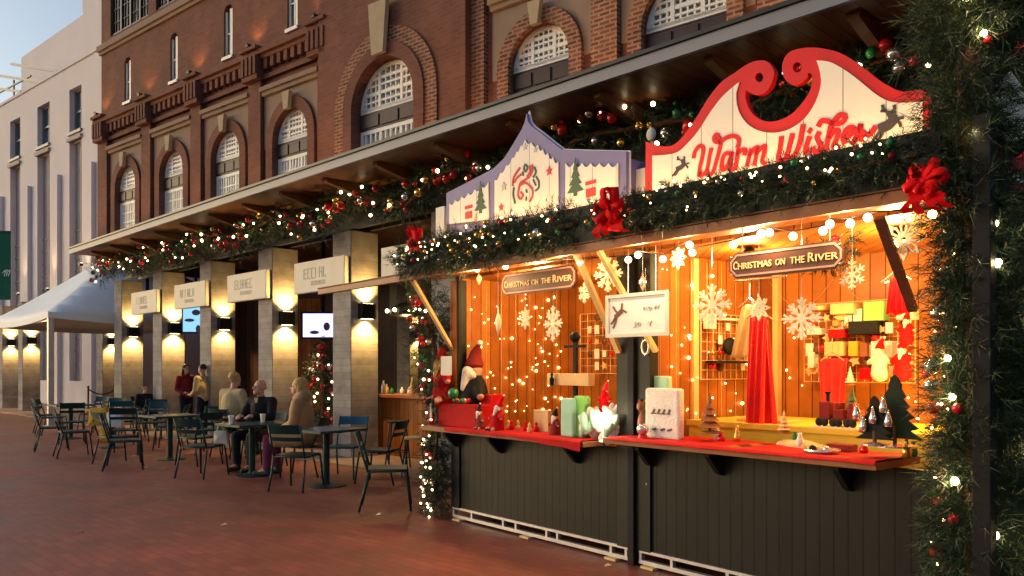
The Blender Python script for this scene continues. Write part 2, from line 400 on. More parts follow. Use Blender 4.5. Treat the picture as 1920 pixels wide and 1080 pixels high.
def tube_scatter(path, rad, count, seed, out=1.0, flat=(1, 1, 1), droop=0):
    rg = np.random.default_rng(seed); P = np.array([tuple(p) for p in path], float); seg = np.linalg.norm(np.diff(P, axis=0), axis=1); cum = np.r_[0, np.cumsum(seg)]
    t = rg.uniform(0, cum[-1], count); C = np.stack([np.interp(t, cum, P[:, i]) for i in range(3)], 1)
    d = rg.normal(size=(count, 3)); d /= np.linalg.norm(d, axis=1, keepdims=True)
    rr = rad*np.sqrt(rg.uniform(.05, 1, (count, 1)))
    if not np.isscalar(rad): pass
    C2 = C+d*rr*np.array(flat)
    A = d*out+rg.normal(size=(count, 3))*.45; A[:, 2] -= droop
    return C2, A
def garland(label, path, rad, count, fr=S, nb=8, nl=8, group=None, seed=1, nlen=.07, sl=.12, br=.035, lr=.014, cols=('red_gloss', 'red_gloss', 'gold_gloss', 'silver_gloss'), face=(0, -1, 0), w=.0055, big=False, droop=.2, name='pine_garland', per=16, spread=1.0, bough=0, glow=0, core=.12):
    T = Thing(name, label, 'garland', fr, tuple(path[0]), group)
    C2, A = tube_scatter(path, rad, count, seed, droop=droop)
    T.part('foliage', needles(C2, A, nlen, per, sl, w, seed), M['needle'])
    if bough:
        C3, A3 = tube_scatter(path, rad*.85, bough, seed+500, droop=.5)
        T.part('foliage', needles(C3, A3, .045, 36, .16, .0045, seed+9), M['needle'])
    st = MB().tube(path, rad*core, 8); T.part('stem', st, M['darkwood'])
    rg = random.Random(seed*13+5); fv = Vector(face).normalized()
    P = [Vector(p) for p in path]
    cum = [0]
    for i in range(len(P)-1): cum.append(cum[-1]+(P[i+1]-P[i]).length)
    def pos(k, n, rr):
        t = (k+rg.uniform(.1, .9))/n*cum[-1]; i = max(j for j in range(len(P)-1) if cum[j] <= t+1e-9)
        q = P[i].lerp(P[i+1], (t-cum[i])/max(1e-6, cum[i+1]-cum[i]))
        d = Vector((rg.gauss(0, 1), rg.gauss(0, 1), rg.gauss(0, 1))).normalized()
        d = (d*.75*spread+fv*.9).normalized()
        return q+d*rr
    for k in range(nb):
        T.inst('bauble', BALL[rg.choice(cols)], pos(k, nb, rad*rg.uniform(.8, 1.15)), scale=br*rg.uniform(.5, 1.3))
    for k in range(nl):
        q = pos(k, nl, rad*rg.uniform(.95, 1.3)); T.inst('light_bulb', BULB_BIG if big else BULB, q, scale=lr*rg.uniform(.8, 1.25))
        if glow: T.light('POINT', q+fv*(lr+.015), glow, (1, .72, .32), shadow_soft_size=.02)
    return T
# ------------------------------------------------------------------ ground and paving
single('plaza_ground', None, None, MB().add([(-600, -60, 0), (600, -60, 0), (600, 900, 0), (-600, 900, 0)], [(0, 1, 2, 3)]), M['plaza'], kind='structure', base=(0, 0, 0))
single('arcade_pavement', None, None, MB().box(-45, -.62, -.02, 14, 12, .02), M['stone_paving'], CF, kind='structure')

# ------------------------------------------------------------------ red brick building
BB = Thing('brick_building', 'long red brick building with arched white windows above the canopy', 'building', B, (0, 0, 4.62))
SPR = 6.93; BAND = 6.54; SILL = 5.1
WIN = [(1.73, .65), (4.45, .65), (7.17, .67), (9.92, .68), (13.4, .92), (17.2, .67), (20.0, .72), (22.8, .7)]
def arch(cx, r, z0, zs, n=18, grow=0):
    r += grow
    return [(cx-r, z0)]+[(cx-r*cos(pi*i/n), zs+r*sin(pi*i/n)) for i in range(n+1)]+[(cx+r, z0)]
SLIT = [(1.73+2.73*k, .2) for k in range(4)]
TOPW = [(.62, 3.0), (3.45, 5.85), (6.3, 8.7), (9.15, 11.55)]
holes = [arch(c, r, SILL, SPR) for c, r in WIN if c < 12 or c > 15.6]
holes += [[(c-w, 9.5), (c-w, 10.7), (c-w*.5, 10.82), (c+w*.5, 10.82), (c+w, 10.7), (c+w, 9.5)] for c, w in SLIT]
holes += [[(a, 11.72), (a, 14.1), (b, 14.1), (b, 11.72)] for a, b in TOPW]
holes += [arch(13.4, .92, SILL, SPR)]
BB.part('wall', MB().slab([[(0, 4.62), (0, 15), (30, 15), (30, 4.62)]]+holes, 0, .3), M['brick'])
BB.part('side_wall', MB().box(0, .3, 4.62, .3, 12, 15).box(29.7, .3, 4.62, 30, 12, 15).box(.3, 11.7, 4.62, 29.7, 12, 15), M['brick'])
BB.part('roof', MB().box(.3, .3, 14.6, 29.7, 11.7, 14.8), M['roofing'])
# the projecting plain bay round the big window
BB.part('projecting_bay', MB().slab([[(11.25, 4.62), (11.25, 15), (15.65, 15), (15.65, 4.62)], arch(13.4, .92, SILL, SPR, grow=.02)], -.27, -.003), M['brick'])
BB.part('arch_surround', MB().slab([arch(13.4, .92, 4.63, SPR, grow=.62), arch(13.4, .92, 4.6, SPR, grow=.3)], -.31, -.272), M['brick_rough'])
BB.part('arch_surround', MB().slab([arch(13.4, .92, 4.63, SPR, grow=.30), arch(13.4, .92, 4.6, SPR, grow=.02)], -.35, -.272), M['brick'])
BB.part('keystone', MB().slab([[(13.23, 7.9), (13.13, 8.95), (13.67, 8.95), (13.57, 7.9)]], -.46, -.36), M['keystone'])
for c, r in WIN:
    if c == 13.4: continue
    hw = r+.42; y0 = -.02
    st = MB().slab([[(c-hw, SPR-.1), (c-hw, 8.2), (c+hw, 8.2), (c+hw, SPR-.1)], arch(c, r, SPR-.1, SPR, grow=.27)], -.022, -.002)
    BB.part('spandrel_panel', st, M['stucco'])
    BB.part('arch_surround', MB().slab([arch(c, r, 4.63, SPR, grow=.26), arch(c, r, 4.6, SPR, grow=.0)], -.09, -.003), M['brick_rough' if c > 15 else 'brick'])
    BB.part('keystone', MB().slab([[(c-.08, SPR+r-.05), (c-.14, SPR+r+.36), (c+.14, SPR+r+.36), (c+.08, SPR+r-.05)]], -.2, -.095), M['keystone'])
    BB.part('lintel', MB().box(c-hw-.02, -.16, 8.2, c+hw+.02, -.002, 8.3).box(c-hw, -.1, 8.1, c+hw, -.024, 8.2), M['stucco'])
def pilaster(x0, x1, m='brick', top=8.55):
    BB.part('pilaster', MB().box(x0, -.12, 4.63, x1, -.002, top), M[m])
PIL = [(0, .62), (2.82, 3.35), (5.54, 6.06), (8.28, 8.8), (11.02, 11.24)]
for a, b in PIL: pilaster(a, b)
for a, b in ((15.66, 15.98), (18.35, 18.85), (21.2, 21.65)): pilaster(a, b, 'brick_rough')
for a, b in ((15.9, 18.9), (18.9, 24)):
    BB.part('cornice', MB().box(a+.01, -.34, 8.56, b-.01, -.002, 8.72).box(a+.01, -.42, 8.72, b-.01, -.002, 8.8), M['stucco'])
# main cornice with dentils
c = MB().box(-.1, -.24, 9.08, 11.2, -.002, 9.2).box(-.06, -.16, 8.98, 11.2, -.002, 9.08).box(-.03, -.1, 8.5, 11.2, -.003, 8.6)
x = .05
while x < 11.1: c.box(x, -.14, 8.74, x+.13, -.003, 8.98); x += .27
BB.part('cornice', c, M['brick'])
for a, b in PIL:
    m_ = (a+b)/2
    k = MB()
    for i in range(4): k.box(m_-.3+i*.17, -.30, 8.62, m_-.3+i*.17+.1, -.002, 9.06)
    k.box(m_-.34, -.33, 9.2, m_+.36, -.002, 9.28).box(m_-.31, -.27, 8.5, m_+.33, -.122, 8.62)
    BB.part('corbel', k, M['brick'])
BB.part('string_course', MB().box(-.08, -.12, 11.38, 11.24, -.002, 11.55).box(-.05, -.06, 11.28, 11.24, -.003, 11.38), M['stucco'])
for c_, r in WIN:
    yo = .08 if c_ != 13.4 else -.1
    n = 18
    ring = MB().slab([arch(c_, r, BAND+.39, SPR+.0), arch(c_, r-.08, BAND+.45, SPR+.0)], yo, yo+.08)
    w = ring
    for fx in (-.36, .36):
        hx = r*fx; w.box(c_+hx-.035, yo+.005, SPR+.02, c_+hx+.035, yo+.075, SPR+sqrt(r*r-hx*hx)-.05)
    for fz, tk in ((.2, .018), (.38, .035), (.56, .018), (.72, .03)):
        hz = r*fz; hw = sqrt(r*r-hz*hz)-.05; w.box(c_-hw, yo+.012, SPR+hz-tk, c_+hw, yo+.07, SPR+hz+tk)
    for i in range(-5, 6):
        hx = r*i/6.0
        if abs(i) == 2: continue
        w.box(c_+hx-.02, yo+.02, SPR+.02, c_+hx+.011, yo+.06, SPR+sqrt(max(.01, r*r-hx*hx))-.05)
    w.box(c_-r, yo, SPR-.03, c_+r, yo+.085, SPR+.07)
    # the lower light
    w.box(c_-r, yo, BAND-.08, c_+r, yo+.08, BAND).box(c_-r, yo, SILL, c_-r+.08, yo+.08, BAND-.08).box(c_+r-.08, yo, SILL, c_+r, yo+.08, BAND-.08)
    for i in range(-5, 6):
        t = .035 if abs(i) == 2 else .02
        w.box(c_+r*i/6-t, yo+.01, SILL, c_+r*i/6+t, yo+.07, BAND-.08)
    for i in range(1, 5): w.box(c_-r+.08, yo+.015, SILL+.28*i-.02, c_+r-.08, yo+.06, SILL+.28*i+.02)
    fo = BB.part('window_frame', w, M['white_frame'])
    BB.part('pane', MB().slab([arch(c_, r, SILL, SPR)], yo+.09, yo+.1), M['glass'], parent=fo)
    tb = MB().box(c_-r, yo-.01, BAND, c_+r, yo+.07, SPR-.03)
    for i in range(3): tb.box(c_-r+.06+i*(2*r-.06)/3, yo-.035, BAND+.05, c_-r+(i+1)*(2*r-.06)/3, yo-.01, SPR-.1)
    BB.part('transom_panel', tb, M['dark_panel'], parent=fo)
for c_, w_ in SLIT:
    fo = BB.part('window_frame', MB().box(c_+w_-.1, .02, 9.52, c_+w_-.02, .1, 10.7).box(c_-w_, .05, 9.5, c_-w_+.03, .1, 10.7).box(c_-.015, .06, 9.5, c_+.015, .09, 10.75).box(c_-w_, .06, 10.1, c_+w_, .09, 10.13).box(c_-w_-.04, -.05, 9.42, c_+w_+.04, .1, 9.5), M['white_frame'])
    BB.part('pane', MB().box(c_-w_, .11, 9.5, c_+w_, .12, 10.82), M['glass_dark'], parent=fo)
for a, b in TOPW:
    w = MB().box(a, .05, 11.72, b, .12, 11.8).box(a, .05, 14.0, b, .12, 14.1)
    for i in range(5):
        xx = a+(b-a)*i/4; w.box(xx-.05, .04, 11.72, xx+.05, .13, 14.1)
    for i in range(1, 12): w.box(a+(b-a)*i/12-.008, .06, 11.8, a+(b-a)*i/12+.008, .11, 14)
    for i in range(1, 6): w.box(a, .065, 11.72+.4*i-.008, b, .105, 11.72+.4*i+.008)
    fo = BB.part('window_frame', w, M['steel'])
    BB.part('pane', MB().box(a, .13, 11.72, b, .14, 14.1), M['glass'], parent=fo)
WARM = (1, .45, .12)
def uplight(fr, x, y, z, e, lab, size=130, tilt=-10, col=WARM, blend=.7):
    T = Thing('uplight', lab, 'floodlight', fr, (x, y, z), 'small uplights on the facades')
    T.part('housing', MB().box(x-.06, y-.05, z, x+.06, y+.05, z+.08).box(x-.07, y-.06, z+.08, x+.07, y-.04, z+.1), M['lamp_black'])
    T.part('lens', MB().box(x-.045, y-.035, z+.081, x+.045, y+.045, z+.085), M['lens'])
    T.light('SPOT', (x, y, z+.13), e, col, rot=(pi-radians(tilt), 0, 0), spot_size=radians(size), spot_blend=blend, shadow_soft_size=.05)
ORD = ['first', 'second', 'third', 'fourth', 'fifth', 'sixth', 'seventh', 'eighth', 'ninth', 'tenth']
for i, (a, b) in enumerate(PIL):
    m_ = (a+b)/2
    uplight(B, m_, -.29, 9.29, 13, 'small uplight on the cornice above the %s brick pilaster from the left' % ORD[i], 120, 8)
    uplight(B, m_, -.75, 4.63, 85, 'small uplight on the canopy roof below the %s brick pilaster from the left' % ORD[i], 60, 3)
for i, (xx, e) in enumerate(((12.0, 70), (14.75, 90), (16.05, 110), (18.6, 140), (21.4, 120))):
    uplight(B, xx, -.75, 4.63, e, 'small uplight on the canopy roof %s' % ['left of the big arched window', 'right of the big arched window', 'at the pilaster left of the sixth arched window', 'at the pilaster right of the sixth arched window', 'at the pilaster right of the seventh arched window'][i], 60, 3)

# ------------------------------------------------------------------ canopy
yE = -1.2; zT = CF.at(680, 273, yE)[2]; xL = CF.at(130, 465, yE)[0]
zT = round((CF.at(130, 465, yE)[2]+CF.at(680, 273, yE)[2]+CF.at(1040, 155, yE)[2])/3, 3)
CN = Thing('entrance_canopy', 'long flat canopy with pale grey edge running along the brick building', 'canopy', CF, (xL, yE, zT-.6))
CN.part('roof', MB().box(xL+.01, yE+.05, zT-.10, 13, 11, zT-.02), M['roofing'])
CN.part('fascia', MB().box(xL, yE, zT-.16, 13, yE+.045, zT-.04).box(xL, yE+.05, zT-.16, xL+.045, 11, zT-.04), M['fascia'])
CN.part('roof_edge_trim', MB().box(xL-.03, yE-.03, zT-.038, 13, yE+.1, zT), M['steel'])
CN.part('soffit', MB().box(xL+.05, yE+.05, zT-.15, 13, 11, zT-.102), M['soffit'])
x = xL+.9
while x < 12.5:
    CN.part('bracket', MB().slab([[(0, 0), (0, 1)], ][:0] or [[(x-.05, zT-.34), (x-.05, zT-.15), (x+.05, zT-.15), (x+.05, zT-.34)]], -.35, .2)
            .add([(x-.05, yE+.25, zT-.15), (x+.05, yE+.25, zT-.15), (x+.05, -.35, zT-.15), (x-.05, -.35, zT-.15), (x-.05, yE+.25, zT-.2), (x+.05, yE+.25, zT-.2), (x+.05, -.35, zT-.34), (x-.05, -.35, zT-.34)],
                 [(0, 1, 2, 3), (4, 7, 6, 5), (0, 4, 5, 1), (0, 3, 7, 4), (1, 5, 6, 2)]), M['joist'])
    x += 1.35
CN.part('beam', MB().box(xL+.3, .08, 3.9, 13, .16, zT-.16).box(xL+.3, .38, 3.9, 13, .46, zT-.16), M['steel'])
CN.part('cross_beam', MB().box(xL+.3, 4.5, 3.8, 13, 4.8, zT-.16).box(xL+.3, 8.6, 3.5, 13, 8.9, zT-.16), M['steel'])

# ------------------------------------------------------------------ pillars and their wall lamps
LAMPCOL = (1, .58, .17)
def wall_lamp(fr, x, y, z, label, e=130, sc_=1.0, ry=0):
    T = Thing('wall_lamp', label, 'wall lamp', fr, (x, y, z), 'up and down wall lamps on the concrete pillars')
    T.part('housing', MB().box(x, y-.14*sc_, z-.13*sc_, x+.13*sc_, y+.14*sc_, z+.13*sc_).box(x-.0, y-.08*sc_, z-.15*sc_, x+.02, y+.08*sc_, z+.15*sc_), M['lamp_black'], bevel=.006)
    for s_ in (1, -1):
        T.part('lens', MB().box(x+.03, y-.1*sc_, z+s_*.1305*sc_, x+.11*sc_, y+.1*sc_, z+s_*.134*sc_), M['lens'])
        T.light('SPOT', (x+.10*sc_, y, z+s_*.15*sc_), e, LAMPCOL, rot=(pi if s_ > 0 else 0, radians(-14 if s_ > 0 else 14), 0), spot_size=radians(125), spot_blend=.8, shadow_soft_size=.03)
def pillar(k, x, label, y=0, w=.56, h=3.87, lamp=True, e=130, llabel=None):
    mb = MB().box(x-w, y, .02, x, y+w, h)
    single('concrete_pillar', label, 'pillar', mb, M['concrete'], CF, 'board formed concrete pillars of the arcade', bevel=.012)
    if lamp: wall_lamp(CF, x, y+w/2, 2.5, llabel, e)
PN = {0: 'concrete pillar nearest the stalls, behind the empty blue chair', 1: 'concrete pillar directly behind the seated couple', 2: 'concrete pillar left of the man in black', 3: 'concrete pillar second in from the white marquee', 4: 'leftmost concrete pillar, touching the white marquee',
      -1: 'concrete pillar hidden behind the left end of the stalls', -2: 'concrete pillar behind the purple edged sign', -3: 'concrete pillar behind the red scroll sign'}
PL = {0: 'lit black wall lamp on the pillar nearest the stalls', 1: 'lit black wall lamp on the pillar behind the seated couple', 2: 'lit black wall lamp on the pillar left of the man in black', 3: 'lit black wall lamp on the pillar second from the marquee', 4: 'lit black wall lamp on the pillar touching the white marquee'}
for k in range(-3, 5): pillar(k, -2.7*k, PN[k], lamp=k >= 0, llabel=PL.get(k), e=130*(1+.25*sin(k*2.3)))
for i, xx in enumerate((-20.5, -23.3, -26)):
    pillar(9, xx, 'distant concrete pillar under the marquee, %s from the left' % ['third', 'second', 'first'][i], llabel='glowing wall lamp under the marquee, %s from the left' % ['third', 'second', 'first'][i])
# pillars of the rows behind
for i, (px, Y, lab) in enumerate(((752, 23, 'narrow pillar at the back of the bar'), (185, 29, 'inner pillar seen just left of the leftmost front pillar'), (70, 39, 'tiny far pillar left of the marquee pole'), (102, 39, 'tiny far pillar behind the marquee pole'), (136, 38, 'tiny far pillar right of the marquee pole'), (272, 34, 'far inner pillar seen between the first two pillars'))):
    x_, y_, _ = CF.inv((px-CX)/F*Y, Y)
    pillar(10+i, x_+.4, lab, y=y_, w=.6, h=4.2, llabel='lit lamp on the '+lab, e=130)

# cream sign boards hung across the pillar fronts
sx = CF.at(553, 520, -.1)[0]; sz1 = CF.at(553, 495, -.1)[2]; sz0 = CF.at(553, 552, -.1)[2]
SG = {-1: 'cream sign board with looping script, partly behind the red bow', 0: 'widest cream sign board with two rows of grey lettering', 1: 'cream sign board hung left of the pillar behind the couple', 2: 'cream sign board above the blue screen', 3: 'leftmost small cream sign board beside the marquee'}
for k in range(-1, 4):
    o = -2.7*k
    T = Thing('sign_board', SG[k], 'sign', CF, (o+sx, -.1, sz0), 'cream tenant signs across the arcade pillars')
    T.part('panel', MB().box(o+sx, -.12, sz0, o-.02, -.02, sz1), M['cream'], bevel=.01)
    g = MB(); rg = random.Random(40+k); xx = sx+.35
    if k == -1:
        g.strokes([[(o+xx+.3+.16*j+q, sz0+.12+.05*(j % 2)), (o+xx+.42+.16*j+q, sz0+.42), (o+xx+.5+.16*j+q, sz0+.5), (o+xx+.42+.16*j+q, sz0+.3), (o+xx+.38+.16*j+q, sz0+.14)] for j, q in ((0, 0), (1, .05), (2, .1))], .018, -.124, -.119)
    else:
        while xx < -.55:                     # letter-like strokes: the words cannot be read in the photograph
            h = .17; z_ = sz0+.25; q = rg.choice('IHLECN'); a_ = o+xx
            st = [[(a_, z_), (a_, z_+h)]]
            if q in 'HN': st.append([(a_+.08, z_), (a_+.08, z_+h)])
            if q in 'HE': st.append([(a_, z_+h/2), (a_+.08, z_+h/2)])
            if q in 'LEC': st.append([(a_, z_), (a_+.08, z_)])
            if q in 'EC': st.append([(a_, z_+h), (a_+.08, z_+h)])
            if q == 'N': st.append([(a_, z_+h), (a_+.08, z_)])
            g.strokes(st, .024, -.124, -.119); xx += .13
        xx = sx+.6
        while xx < -.6: g.strokes([[(o+xx, sz0+.12), (o+xx, sz0+.19)]], .018, -.124, -.119); xx += .045
    T.part('lettering', g, M['ink_grey'])

# ------------------------------------------------------------------ behind the arcade
bw = Thing('arcade_back_wall', 'dark timber back wall inside the arcade behind the pillars', 'wall', CF, (0, 9, 0))
bw.part('wall', MB().box(-46, 9, 0, 13.5, 9.2, zT-.16), M['inner_wall'])
bw.part('end_wall', MB().box(13.2, 1.5, 0, 13.4, 9, zT-.16).box(-46, 9.2, zT-.16, -12, 9.4, 5.2), M['inner_wall'])

# ------------------------------------------------------------------ pale building at the left
WB = Frame(-15.9, 31.0, atan2(-.639, .769))
WH = Thing('white_building', 'tall pale pinkish building with square windows at the left edge', 'building', WB, (0, 0, 0))
za = WB.at(187, 93, 0)[2]; zt = za
def wq(px0, px1, py0, py1, y=0):
    """box in wall coordinates from the left edge px0 with its top py0 and bottom py1 there, right edge px1"""
    a = WB.at(px0, py0, y); b = WB.at(px0, py1, y); c_ = WB.at(px1, py0, y); return a[0], c_[0], b[2], a[2]
wins = [wq(130, 153, 172, 252), wq(70, 93, 199, 277), wq(19, 38, 229, 300)]
dx_ = wins[0][0]-wins[1][0]
wins += [tuple([wins[2][0]-dx_*i, wins[2][1]-dx_*i, wins[2][2], wins[2][3]]) for i in (1, 2, 3)]
zw0 = sum(w[2] for w in wins[:3])/3; zw1 = sum(w[3] for w in wins[:3])/3
wins = [(w[0], w[1], zw0, zw1) for w in wins]
tl = wq(129, 151, 268, 500); tall = [(w[0], w[1], 1.0, tl[3]) for w in wins]
WH.part('wall', MB().slab([[(-22, 0), (-22, zt), (1.5, zt), (1.5, 0)]]+[[(a, z0), (a, z1), (b, z1), (b, z0)] for a, b, z0, z1 in wins+tall], 0, .4), M['white_wall'])
WH.part('parapet', MB().box(-22, -.06, zt, 1.5, .5, zt+.12), M['white_wall'])
WH.part('rear_wall', MB().box(-22, .5, 0, -21.6, 12, zt).box(1.1, .5, 0, 1.5, 12, zt).box(-21.6, .5, zt-.6, 1.1, 12, zt-.3), M['white_wall'])
p3 = [WB.at(a, b, 3)[::2] for a, b in ((40, 330), (40, 108), (155, 28), (155, -40), (260, -90), (260, 330))]
WH.part('upper_block', MB().slab([p3], 3, 9), M['white_wall'])
for i, (a, b, z0, z1) in enumerate(wins):
    f = MB()
    for t in (a, b-.08): f.box(t, .2, z0, t+.08, .3, z1)
    f.box(a, .2, z0, b, .3, z0+.08).box(a, .2, z1-.08, b, .3, z1).box(a, .22, (z0+z1)/2-.04, b, .28, (z0+z1)/2+.04).box((a+b)/2-.03, .22, z0, (a+b)/2+.03, .28, z1).box(a-.06, -.08, z0-.12, b+.06, .05, z0-.003)
    fo = WH.part('window_frame', f, M['fascia']); WH.part('pane', MB().box(a, .3, z0, b, .32, z1), M['glass_dark'], parent=fo)
for a, b, z0, z1 in tall:
    f = MB().box(a, .25, z0, b, .3, z1); 
    for i in range(12): f.box(a, .21, z0+.55*i+.1, b, .25, z0+.55*i+.16)
    f.box((a+b)/2-.04, .2, z0, (a+b)/2+.04, .25, z1).box(a-.08, -.1, z1, b+.08, .1, z1+.15)
    WH.part('recess_panel', f, M['wall_recess'])
for i in range(6):
    a = wins[i][0]; xx = a+(dx_+wins[0][1]-wins[0][0])/2 if i else wins[0][1]+1.0
    WH.part('wall_rib', MB().box(xx-.28, -.16, 0, xx+.28, -.002, tl[3]-1.2), M['white_wall'])
    uplight(WB, xx, -.45, WB.at(120, 535, 0)[2]-.2, 110, 'small uplight low on the %s rib of the pale building from the right' % ORD[i], 40, 4, (1, .6, .3))
for i, (a, b) in enumerate((((22, 120), (108, 134)), ((-10, 140), (75, 154)), ((-10, 165), (40, 172)))):
    WH.part('steel_beam', MB().bar(WB.at(*a, 1.5), WB.at(*b, 1.5), .12, .12), M['steel'])
WH.part('steel_strut', MB().bar(WB.at(-5, 176, 1.5), WB.at(58, 142, 1.5), .07).bar(WB.at(26, 150, 1.5), WB.at(26, 185, 1.5), .07), M['steel'])
bn = pxp(-12, 562, 27); b1 = pxp(19, 436, 27)
T = Thing('banner', 'dark green banner with faint white script at the left edge', 'banner', G, (bn[0], 27, bn[2]))
T.part('cloth', MB().box(bn[0]-.3, 27, bn[2], b1[0], 27.04, b1[2]), M['banner'])
T.part('lettering', MB().strokes([[(bn[0]+.3+.07*i, bn[2]+.9+.05*(i % 2)), (bn[0]+.42+.07*i, bn[2]+1.0), (bn[0]+.36+.07*i, bn[2]+.8)] for i in range(0, 3)], .02, 26.985, 26.998), M['white_frame'])
T.part('banner_pole', MB().box(bn[0]-.4, 26.98, 0, bn[0]-.3, 27.06, b1[2]+.1).box(bn[0]-.3, 26.98, b1[2]+.002, b1[0], 27.06, b1[2]+.05), M['steel'])

# ------------------------------------------------------------------ white marquee
x0, x1, y0, y1, ze, zp = -18.6, -11.9, -1.45, 4.9, 3.02, 5.5
T = Thing('marquee', 'white peaked fabric marquee beside the last concrete pillar', 'marquee', CF, (x0, y0, 0))
N = 16; v = []; f = []
xm, ym = (x0+x1)/2, (y0+y1)/2
for i in range(N+1):
    for j in range(N+1):
        u, w_ = i/N*2-1, j/N*2-1; d = max(abs(u), abs(w_)); e = min(abs(u), abs(w_))
        z = ze+(zp-ze)*(1-d)**1.12-(.0 if d < 1 else .0)-.13*(1-(e/max(d, 1e-3))**2)*d**2
        v.append((xm+u*(x1-x0)/2, ym+w_*(y1-y0)/2, z))
for i in range(N):
    for j in range(N):
        a = i*(N+1)+j; f.append((a, a+N+1, a+N+2, a+1))
mb = MB().add(v, f)
rim = [k for k in range(N+1)]+[(i+1)*(N+1)+N for i in range(N)]+[N*(N+1)+N-1-j for j in range(N)]+[(N-1-i)*(N+1) for i in range(N-1)]
vb = [v[k] for k in rim]; T.part('valance', MB().add(vb+[(p[0], p[1], p[2]-.16) for p in vb], [(i, (i+1) % len(vb), len(vb)+(i+1) % len(vb), len(vb)+i) for i in range(len(vb))]), M['tent'])
o = T.part('roof', mb, M['tent'], smooth=True); sd = o.modifiers.new('s', 'SOLIDIFY'); sd.thickness = .015
for a, b in ((x0+.08, y0+.08), (x1-.08, y0+.08), (x0+.08, y1-.08), (x1-.08, y1-.08)):
    T.part('pole', MB().box(a-.07, b-.07, 0, a+.07, b+.07, ze-.02).box(a-.14, b-.14, 0, a+.14, b+.14, .03), M['tent_pole'], bevel=.01)
T.part('tie_bar', MB().box(x0+.2, y0+.05, ze-.25, x1-.2, y0+.11, ze-.19), M['tent_pole'])
# ------------------------------------------------------------------ furniture
def make_chair(tm, name='metal_chair'):
    T = Thing(name, 'c', 'chair', G, (0, 0, 0), 'teal metal terrace chairs')
    for sx_ in (-1, 1):
        T.part('leg', MB().tube([(sx_*.235, -.30, 0), (sx_*.215, -.2, .40)], .013, 8), tm, smooth=True)
        T.part('leg', MB().tube([(sx_*.235, .25, 0), (sx_*.212, .205, .38), (sx_*.208, .19, .43)], .013, 8), tm, smooth=True)
    fr_ = MB().tube([(-.21, -.21, .43), (.21, -.21, .43)], .012, 8).tube([(-.21, .19, .43), (.21, .19, .43)], .012, 8)
    for sx_ in (-1, 1): fr_.tube([(sx_*.208, .20, .43), (sx_*.208, -.21, .425)], .013, 8)
    T.part('seat_frame', fr_, tm, smooth=True)
    st = MB()
    for i in range(7):
        x_ = -.18+i*.06; st.box(x_-.024, -.21, .441, x_+.024, .2, .449)
    st.box(-.2, .185, .432, .2, .205, .449)
    T.part('seat', st, tm)
    bk = MB()
    for z0, z1 in ((.72, .835), (.63, .68)):
        k = 8; vs = []; fs = []
        for j in range(k+1):
            a = -1+2*j/k; x_ = a*.215; yb = -.025*(1-a*a)
            for z_ in (z0, z1):
                yy = -.205-(z_-.43)*.30+yb; vs += [(x_, yy, z_), (x_, yy-.012, z_)]
        for j in range(k):
            o_ = j*4; fs += [(o_, o_+4, o_+6, o_+2), (o_+1, o_+3, o_+7, o_+5), (o_+2, o_+6, o_+7, o_+3), (o_, o_+1, o_+5, o_+4)]
        fs += [(0, 2, 3, 1), (k*4, k*4+1, k*4+3, k*4+2)]; bk.add(vs, fs)
    bp = T.part('backrest', bk, tm)
    for sx_ in (-1, 1): T.part('back_post', MB().tube([(sx_*.212, -.205, .42), (sx_*.214, -.26, .6), (sx_*.214, -.333, .84)], .012, 8), tm, smooth=True)
    return T.o
def make_table():
    T = Thing('cafe_table', 't', 'table', G, (0, 0, 0), 'teal pedestal tables')
    tp = MB()
    for i in range(10): tp.box(-.37+i*.074+.004, -.36, .735, -.37+(i+1)*.074-.004, .36, .745)
    tp.box(-.38, -.38, .715, .38, -.36, .747).box(-.38, .36, .715, .38, .38, .747).box(-.38, -.36, .715, -.37, .36, .747).box(.37, -.36, .715, .38, .36, .747).box(-.3, -.03, .7, .3, .03, .734)
    T.part('tabletop', tp, M['table_top'])
    T.part('column', MB().lathe((0, 0, 0), [(.045, .03), (.045, .68), (.1, .7)], 14), M['teal'], smooth=False)
    T.part('base', MB().lathe((0, 0, 0), [(.25, 0), (.25, .012), (.06, .035), (.05, .05)], 24), M['teal'])
    return T.o
def fdir(dx, dy): return atan2(-dx, dy)        # yaw that turns local +y towards (dx, dy)
TB = [(-2.42, 10.42, 'cafe table nearest the stalls with an empty top'), (-3.72, 11.45, 'cafe table where the couple sits, cup on top'), (-5.75, 13.45, 'third cafe table from the stalls, lit orange'), (-7.7, 15.4, 'fourth cafe table from the stalls, behind a yellow bag'), (-9.6, 17.4, 'fifth cafe table from the stalls, nearest the marquee')]
t0 = make_table(); ang = radians(-45)
for i, (x, y, lab) in enumerate(TB):
    if i == 0: t0.location = (x, y, 0); t0.rotation_euler = (0, 0, ang+.1); t0['label'] = lab
    else: dup(t0, (x, y, 0), ang, lab)
ch = make_chair(M['teal'])
